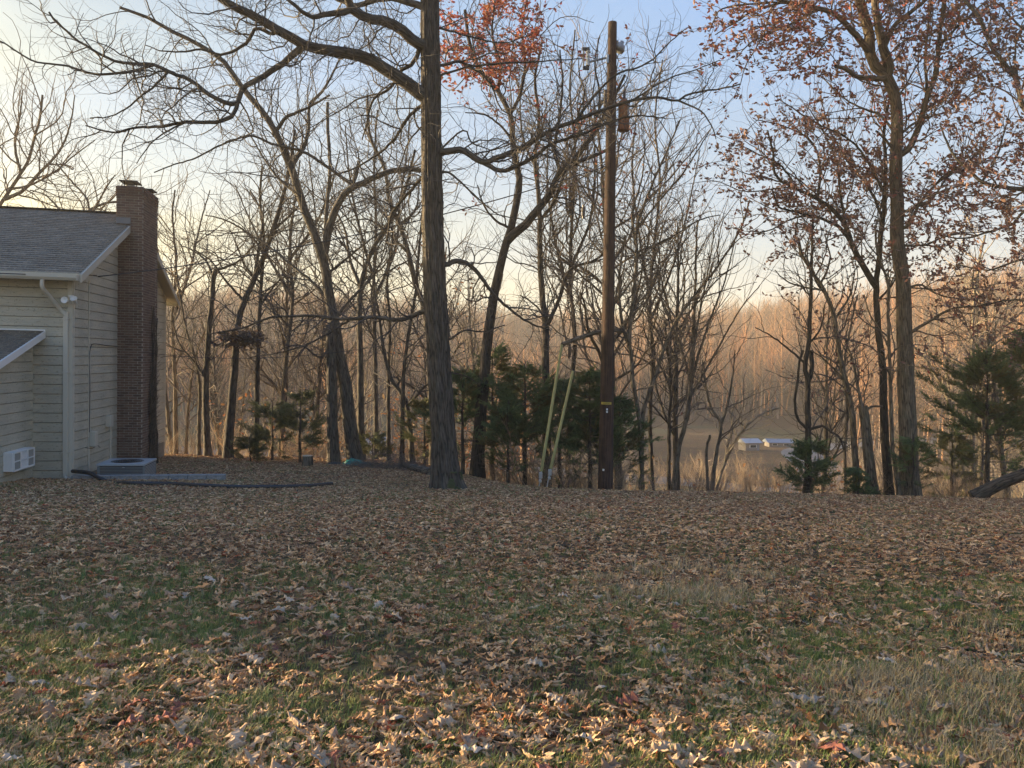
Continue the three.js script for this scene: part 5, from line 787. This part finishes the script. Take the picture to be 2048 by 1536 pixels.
// ------------------------------------------------------------------ small things at the lawn's edge
{
  const R = rng(111);
  // cut stump
  const s = hitGround(615, 933); const st = thing('tree_stump', 'short sawn stump standing before the olive cedars', 'stump', [s.x, groundH(s.x, s.z) - 0.05, s.z]);
  mesh('stump_wood', new Tubes().add([V(0, 0, 0), V(0.0, 0.1, 0), V(0.005, 0.22, 0), V(0.0, 0.36, 0)], [0.2, 0.165, 0.155, 0.15], 14).geo(), M.stump, st); { const c = cylG(0.149, 0.147, 0.015, 0, 0.362, 0, 14); mesh('cut_face', c, std(lin(0.55, 0.45, 0.3)), st); }
  // crumpled tarp
  const t = hitGround(706, 930); const tg = new THREE.SphereGeometry(1, 40, 20); { const p = tg.attributes.position; for (let k = 0; k < p.count; k++) { let x = p.getX(k), y = p.getY(k), z = p.getZ(k); const n = fbm(x * 2.4 + 5, z * 2.4 + 5, 4, y * 2), r = 0.78 + 0.6 * (n - 0.5) + 0.22 * Math.abs(2 * fbm(x * 5, z * 5, 2, y * 5 + 3) - 1); p.setXYZ(k, x * r * 0.34, Math.max(-0.05, (y > 0 ? y : y * 0.2) * r * 0.19), z * r * 0.3); } tg.computeVertexNormals(); }
  const tp = thing('tarp', 'crumpled green tarp heaped beside the twin-trunked tree', 'tarp', [t.x, groundH(t.x, t.z) + 0.02, t.z]); mesh('tarp_sheet', tg, M.tarp, tp); { const g2 = tg.clone(); g2.scale(0.6, 0.55, 0.8); g2.rotateY(2); g2.translate(0.42, 0, 0.02); mesh('tarp_fold', g2, std(lin(0.03, 0.09, 0.08), { roughness: 0.5 }), tp); const g3 = tg.clone(); g3.scale(0.7, 0.45, 0.8); g3.rotateY(1); g3.translate(-0.55, 0, 0.05); mesh('tarp_fold', g3, std(lin(0.05, 0.055, 0.05), { roughness: 0.6 }), tp); }
  // brush pile
  const b = hitGround(775, 938), bp = thing('brush_pile', 'tangled heap of cut brush between the tarp and the hickory', 'brush pile', [b.x, groundH(b.x, b.z), b.z]), bt = new Tubes();
  for (let k = 0; k < 420; k++) { const a = R() * 6.28, rr = Math.sqrt(R()), x = Math.cos(a) * rr * 1.25, z = Math.sin(a) * rr * 0.5, h = 0.5 * (1 - rr * rr) * R() + 0.03; const c = shootPath(V(x, h, z), V(R() - 0.5, (R() - 0.5) * 0.35, (R() - 0.5) * 0.6).normalize(), lerp(0.3, 0.9, R()), lerp(0.003, 0.009, R()), R, 0.7, -0.05); bt.add(c.pts, c.rad, 3); }
  tag(mesh('brush_stems', bt.geo(), M.twigTan, bp), null, null, null, 'stuff');
  // logs
  const lg = (name, a, c, r, label, mat) => { const o = a.clone(); const L = thing(name, label, 'log', [o.x, o.y, o.z]); const n = 8, pts = [], rad = []; for (let k = 0; k <= n; k++) { pts.push(a.clone().lerp(c, k / n).sub(o).add(V(0, (R() - 0.5) * 0.03, (R() - 0.5) * 0.04))); rad.push(r * (1 - 0.35 * k / n)); } mesh('log_bark', new Tubes().add(pts, rad, 14).geo(), mat, L); const e = cylG(r * 0.96, r * 0.96, 0.02, 0, 0, 0, 14); e.applyQuaternion(new THREE.Quaternion().setFromUnitVectors(V(0, 1, 0), c.clone().sub(a).normalize())); mesh('cut_end', e, M.stump, L); };
  const l0 = hitGround(862, 952), l1 = hitGround(800, 936); l0.y = groundH(l0.x, l0.z) + 0.1; l1.y = groundH(l1.x, l1.z) + 0.12; lg('fallen_log', l0, l1, 0.12, 'fallen log lying between the brush pile and the hickory', M.grey);
  const k0 = P(1945, 992, 18.9), k1 = P(2140, 905, 18.4); k0.y = groundH(k0.x, k0.z) + 0.04; lg('fallen_log', k0, k1, 0.17, 'leaning mossy log propped up under the large cedars', M.brown);
  const w0 = P(1445, 0, 20), st2 = hitGround(800, 938); const pk = thing('wooden_stake', 'short pale stake poking up from the brush pile', 'stake', [st2.x, groundH(st2.x, st2.z), st2.z]); mesh('stake_wood', new Tubes().add([V(0, -0.05, 0), V(0.01, 0.15, 0), V(0.0, 0.3, 0)], [0.035, 0.034, 0.02], 8).geo(), M.stump, pk);
  // clump of dead leaves in the leaning tree
  const c = P(485, 677, 24.4), nest = thing('leaf_clump', 'clump of dead brown leaves caught in the slender dark tree', 'leaf clump', [c.x, c.y, c.z]), m = [], cc = [], d = new THREE.Object3D();
  for (let k = 0; k < 420; k++) { d.position.set((R() + R() - 1) * 0.75, (R() + R() - 1) * 0.34, (R() - 0.5) * 0.5); d.rotation.set(R() * 6, R() * 6, R() * 6); d.scale.setScalar(lerp(1, 2, R())); d.updateMatrix(); m.push(d.matrix.clone()); cc.push(lin(0.16, 0.11, 0.07)); }
  instanced('dead_leaves', crownLeaf, crownLeafMat, m, cc, nest);
  mesh('clump_twig', new Tubes().add([V(-0.8, 0, 0), V(-0.2, 0.08, 0.05), V(0.3, 0.0, 0), V(0.8, 0.12, 0.0)], [0.012, 0.012, 0.01, 0.005], 4).geo(), M.twig, nest);
  // vine climbing the chimney
  const v = thing('climbing_vine', 'hairy dead vine climbing the outer face of the brick chimney', 'vine', [house.position.x, house.position.y, house.position.z], TH), vt = [];
  for (let k = 0; k < 9; k++) { const z0 = -3.75 - R() * 0.55, pts = []; const top = lerp(2.2, 4.4, R()); for (let y = -0.35; y < top; y += 0.3) pts.push(V(0.68 + 0.02 * R(), y, z0 + (R() - 0.5) * 0.14 + 0.1 * Math.sin(y * 1.3 + k))); const tb = new Tubes().add(pts, pts.map((_, i) => lerp(0.035, 0.008, i / pts.length)), 6); mesh('vine_stem', tb.geo(), M.brown, v); const out = { t: new Tubes(), n: 0 }; grow({ pts, rad: pts.map(() => 0.018), len: top }, { minR: 0.003, maxR: 0.006, gap: 0.06, len: 0.28, cap: 120, wob: 0.8, t0: 0.05 }, R, out, null); vt.push(out.t.geo()); }
  tag(mesh('vine_rootlets', mergeGeometries(vt), M.twigTan, v), null, null, null, 'stuff');
}
console.log('valley');
// ------------------------------------------------------------------ fallen leaves and grass
function leafGeo(seed, kind, curl, roll, rows = 12) {
  // kind 0 lobed oak, 1 narrow oval, 2 pointed-lobed red oak
  const R = rng(seed), pos = [], idx = [], L = 0.15, cols = 5, fold = [0.5, -0.2, 0.8, 0.2][seed % 4];
  for (let k = 0; k <= rows; k++) {
    const t = k / rows; let w;
    if (kind === 1) w = 0.026 * Math.sin(Math.PI * t ** 0.85) ** 0.8; else { const env = Math.sin(Math.PI * clamp(t * 0.97 + 0.02, 0, 1) ** 0.8) ** 0.75, lob = kind === 2 ? Math.abs(((t * 3.6 + 0.1) % 1) * 2 - 1) : 0.5 + 0.5 * Math.cos(t * 21); w = ((kind === 2 ? 0.010 : 0.015) + (kind === 2 ? 0.050 : 0.034) * lob ** 1.3) * env; if (t < 0.1) w = 0.003; }
    w = Math.max(w, 0.0015);
    for (let c = 0; c < cols; c++) {
      const s = (c / (cols - 1)) * 2 - 1, wj = w * (1 + (c === 0 || c === 4 ? (R() - 0.5) * 0.3 : 0)), a = s * roll * (0.7 + 0.5 * t); // roll across
      const rr = roll ? wj / Math.max(0.2, Math.abs(roll)) : 0;
      let x = roll ? Math.sin(a) * rr : s * wj, y = roll ? -(1 - Math.cos(a)) * rr + 0.6 * Math.abs(rr) * (1 - Math.cos(roll)) : 0, z = (t - 0.5) * L;
      const b = (t - 0.5) * curl; y += L * (1 - Math.cos(b)) / Math.max(0.2, Math.abs(curl)) * Math.sign(curl) * 1.2 + (R() - 0.5) * 0.011 + Math.abs(s) * wj * fold; z = Math.sin(b) / (Math.abs(curl) < 0.05 ? 1 : curl) * L || z;
      pos.push(x, y, z);
    }
  }
  for (let k = 0; k < rows; k++) for (let c = 0; c < cols - 1; c++) { const a = k * cols + c; idx.push(a, a + cols, a + 1, a + 1, a + cols, a + cols + 1); }
  const g = new THREE.BufferGeometry(); g.setAttribute('position', new THREE.Float32BufferAttribute(pos, 3)); g.setIndex(idx); const f = g.toNonIndexed(); f.computeVertexNormals(); return f;
}
const nearLeaves = [leafGeo(1, 0, -0.7, 0.5, 16), leafGeo(2, 0, -1.0, 0.9, 16), leafGeo(3, 2, -0.6, 0.5, 18), leafGeo(4, 2, -1.2, 0.7, 18), leafGeo(5, 1, 0.9, 2.6), leafGeo(6, 0, -0.6, -1.4, 16), leafGeo(7, 2, 0.7, -0.9, 18), leafGeo(8, 1, -0.7, 1.8), leafGeo(9, 0, 0.8, -1.2, 16)];
const farLeaves = [leafGeo(11, 0, -0.8, 1.0, 5), leafGeo(12, 1, 0.9, 2.2, 4), leafGeo(13, 2, -0.8, 0.8, 5), leafGeo(14, 0, -1.0, 1.3, 5), leafGeo(15, 1, -0.8, 1.6, 4)];
const leafTones = [[0.40, 0.28, 0.185], [0.33, 0.22, 0.145], [0.50, 0.37, 0.26], [0.24, 0.15, 0.10], [0.17, 0.10, 0.07], [0.44, 0.32, 0.23], [0.36, 0.25, 0.17], [0.56, 0.44, 0.32], [0.30, 0.19, 0.12]];
const redTones = [[0.29, 0.085, 0.045], [0.23, 0.085, 0.055], [0.36, 0.15, 0.06], [0.19, 0.085, 0.06]];
const houseBack = house.matrixWorld.clone().invert();
function free(x, z) { const p = V(x, 0, z).applyMatrix4(houseBack); if (p.x < 0.05 && p.z < 0.12 && p.z > -8.2) return false; if (p.x < -0.8 && p.z < 4.3 && p.z > -1) return false; if (p.x < -6.5) return false; return !(p.x > 0 && p.x < 1.4 && p.z < 0.2 && p.z > -0.95) && Math.hypot(x - hk.origin.x, z - hk.origin.z) > 0.45; }
// thin where straw and green grass show
const leafCover = (x, D) => { const n = fbm(x * 0.55 + 40, D * 0.55 + 10, 4, 1), right = sstep(1.5, 4.5, x) * sstep(12, 6, D), m = fbm(x * 1.7, D * 1.7, 3, 9); let k = 0.36 + 1.15 * sstep(0.36, 0.62, n) * (0.55 + 0.9 * m); k *= 1 - 0.55 * right; return lerp(k, Math.max(k, 1.15), sstep(4.5, 8, D)); };
{
  const R = rng(121), d = new THREE.Object3D(), up = V(0, 1, 0), q = new THREE.Quaternion(), N = [];
  const mats = [...nearLeaves, ...farLeaves].map(() => []), cols = mats.map(() => []), own = [];
  const place = (x, z, D, big) => {
    const n = groundN(x, z); d.position.set(x, groundH(x, z) + lerp(0.008, 0.03, R()), z); d.quaternion.setFromUnitVectors(up, n); q.setFromEuler(new THREE.Euler((R() - 0.5) * 0.9, R() * 6.283, (R() - 0.5) * 0.9)); d.quaternion.multiply(q);
    d.scale.setScalar(lerp(0.33, 0.82, R() ** 1.4) * (big ?? 1)); d.updateMatrix();
  };
  const tone = () => { const red = R() < 0.055, c = red ? redTones[Math.floor(R() * 4)] : leafTones[Math.floor(R() * 9)], b = lerp(0.78, 1.2, R()); return { red, c: lin(c[0] * b * 1.12, c[1] * b * 0.95, c[2] * b * 0.7) }; };
  // carpet
  const spot = () => { for (;;) { const D = lerp(1.6, 27, R()), hw = D * 0.72 + 2; if (R() * 22 < hw * lerp(2.1, 1, sstep(3, 8, D))) return [lerp(-hw, hw, R()), D]; } };
  let n = 0; for (let k = 0; k < 400000 && n < 185000; k++) {
    const [x, D] = spot(); if (!free(x, -D)) continue; if (R() > leafCover(x, D) / 1.6) continue; const near = D < 9.5; place(x, -D, D, near ? (R() < 0.1 ? 1.2 : 0.95) : 1.08); const v = near ? (R() < 0.35 ? [4, 5, 7][Math.floor(R() * 3)] : Math.floor(R() * 9)) : 9 + Math.floor(R() * 5); mats[v].push(d.matrix.clone()); cols[v].push(tone().c); n++;
  }
  // and on over the brow
  for (let k = 0; k < 9000; k++) { const D = lerp(20, 34, R()), x = lerp(-14, 24, R()); if (!free(x, -D)) continue; place(x, -D, D, 1.5); const v = 9 + Math.floor(R() * 5); mats[v].push(d.matrix.clone()); cols[v].push(tone().c); }
  const litter = new THREE.Group(); litter.name = 'leaf_litter'; scene.add(litter); tag(litter, 'carpet of small dry brown leaves strewn over the lawn', 'leaf litter', null, 'stuff');
  [...nearLeaves, ...farLeaves].forEach((g, v) => { if (mats[v].length) instanced('strewn_leaves', g, leafMat, mats[v], cols[v], litter); });
  // the large leaves in front, each its own
  const kinds = [['large tan curled oak leaf lying on the lawn grass', [0.46, 0.32, 0.20], [0, 1, 5]], ['large pale greyish oak leaf lying pale side up on the lawn', [0.43, 0.34, 0.25], [0, 3, 8]], ['large dark russet-red oak leaf lying on the lawn', [0.26, 0.095, 0.06], [2, 3, 6]], ['large orange-brown pointed oak leaf lying on the lawn', [0.50, 0.27, 0.12], [2, 6, 3]], ['narrow tightly rolled brown leaf lying on the lawn', [0.36, 0.25, 0.16], [4, 7]], ['large dull brown oak leaf lying on the lawn', [0.31, 0.20, 0.125], [1, 8, 2]]];
  const lm = kinds.map(([, c]) => [0.85, 1.1].map((b) => { const m = leafMat.clone(); m.color = lin(c[0] * b, c[1] * b, c[2] * b); return m; }));
  let c = 0; for (let k = 0; k < 6000 && c < 300; k++) {
    const D = lerp(2.4, 6.4, R() ** 1.3), x = lerp(-0.72 * D, 0.72 * D, R()); if (R() > leafCover(x, D)) continue; const u = R(), ki = u < 0.3 ? 0 : u < 0.46 ? 1 : u < 0.58 ? 2 : u < 0.7 ? 3 : u < 0.84 ? 4 : 5, [label, , vs] = kinds[ki];
    const o = mesh('fallen_leaf', nearLeaves[vs[Math.floor(R() * vs.length)]], lm[ki][Math.floor(R() * 2)], scene); place(x, -D, D, 1); o.position.copy(d.position); o.position.y += 0.02; o.quaternion.copy(d.quaternion); o.scale.setScalar(lerp(0.65, 1.15, R())); tag(o, label, 'leaf', 'large leaves lying on the near lawn'); c++;
  }
  console.log('leaves', n, c);
}
{
  const blades = (seed, n, h, w, spread) => { const R = rng(seed), pos = [], idx = []; for (let k = 0; k < n; k++) { const a = R() * 6.28, r = spread * Math.sqrt(R()), x = Math.cos(a) * r, z = Math.sin(a) * r, l = h * lerp(0.45, 1.15, R()), b = R() * 6.28, bend = lerp(0.2, 0.9, R()) * l, sx = Math.cos(b + 1.57) * w, sz = Math.sin(b + 1.57) * w, q = pos.length / 3; pos.push(x - sx, -0.01, z - sz, x + sx, -0.01, z + sz, x + Math.cos(b) * bend * 0.35 + sx * 0.7, l * 0.6, z + Math.sin(b) * bend * 0.35 + sz * 0.7, x + Math.cos(b) * bend * 0.35 - sx * 0.7, l * 0.6, z + Math.sin(b) * bend * 0.35 - sz * 0.7, x + Math.cos(b) * bend, l * 0.92, z + Math.sin(b) * bend); idx.push(q, q + 1, q + 2, q, q + 2, q + 3, q + 3, q + 2, q + 4); } const g = new THREE.BufferGeometry(); g.setAttribute('position', new THREE.Float32BufferAttribute(pos, 3)); g.setIndex(idx); g.computeVertexNormals(); return g; };
  const near = [blades(131, 16, 0.055, 0.0016, 0.05), blades(132, 20, 0.085, 0.0017, 0.06), blades(133, 22, 0.04, 0.002, 0.07)], far = [blades(134, 16, 0.045, 0.0032, 0.12), blades(135, 18, 0.06, 0.0035, 0.12)];
  const R = rng(136), d = new THREE.Object3D(), all = [...near, ...far], mats = all.map(() => []), cols = all.map(() => []);
  for (let k = 0, n = 0; k < 600000 && n < 52000; k++) {
    const D = lerp(1.6, 26, R()), hw = D * 0.72 + 2; if (R() * 21 > hw * lerp(5, 1, sstep(3, 9, D))) continue; const x = lerp(-hw, hw, R()); if (!free(x, -D)) continue;
    const g = fbm(x * 0.9 + 3, D * 0.9 + 8, 4, 2), straw = sstep(0.45, 0.62, fbm(x * 0.6 + 13, D * 0.6, 3, 7) + 0.42 * sstep(0.3, 2.6, x) * sstep(11, 4, D) - 0.30); if (R() > (0.2 + 1.2 * sstep(0.36, 0.6, g)) * lerp(1, 0.22, sstep(4.5, 8, D))) continue;
    d.position.set(x, groundH(x, -D), -D); d.rotation.set((R() - 0.5) * 0.3, R() * 6.28, (R() - 0.5) * 0.3); d.scale.setScalar(lerp(0.6, 1.25, R()) * (0.75 + 0.5 * straw)); d.updateMatrix();
    const v = D < 8.5 ? Math.floor(R() * 3) : 3 + Math.floor(R() * 2), isS = R() < 0.16 + 0.72 * straw, b = lerp(0.75, 1.3, R()), c = isS ? [0.40, 0.315, 0.175] : R() < 0.25 ? [0.24, 0.24, 0.065] : [0.12, 0.175, 0.045]; mats[v].push(d.matrix.clone()); cols[v].push(lin(c[0] * b, c[1] * b, c[2] * b)); n++;
  }
  const gr = new THREE.Group(); gr.name = 'grass'; scene.add(gr); tag(gr, 'thin green and straw-coloured lawn grass between the leaves', 'grass', null, 'stuff'); all.forEach((g, v) => { if (mats[v].length) instanced('grass_blades', g, grassMat, mats[v], cols[v], gr); });
}
console.log('litter', TRIS);
renderer.render(scene, camera);
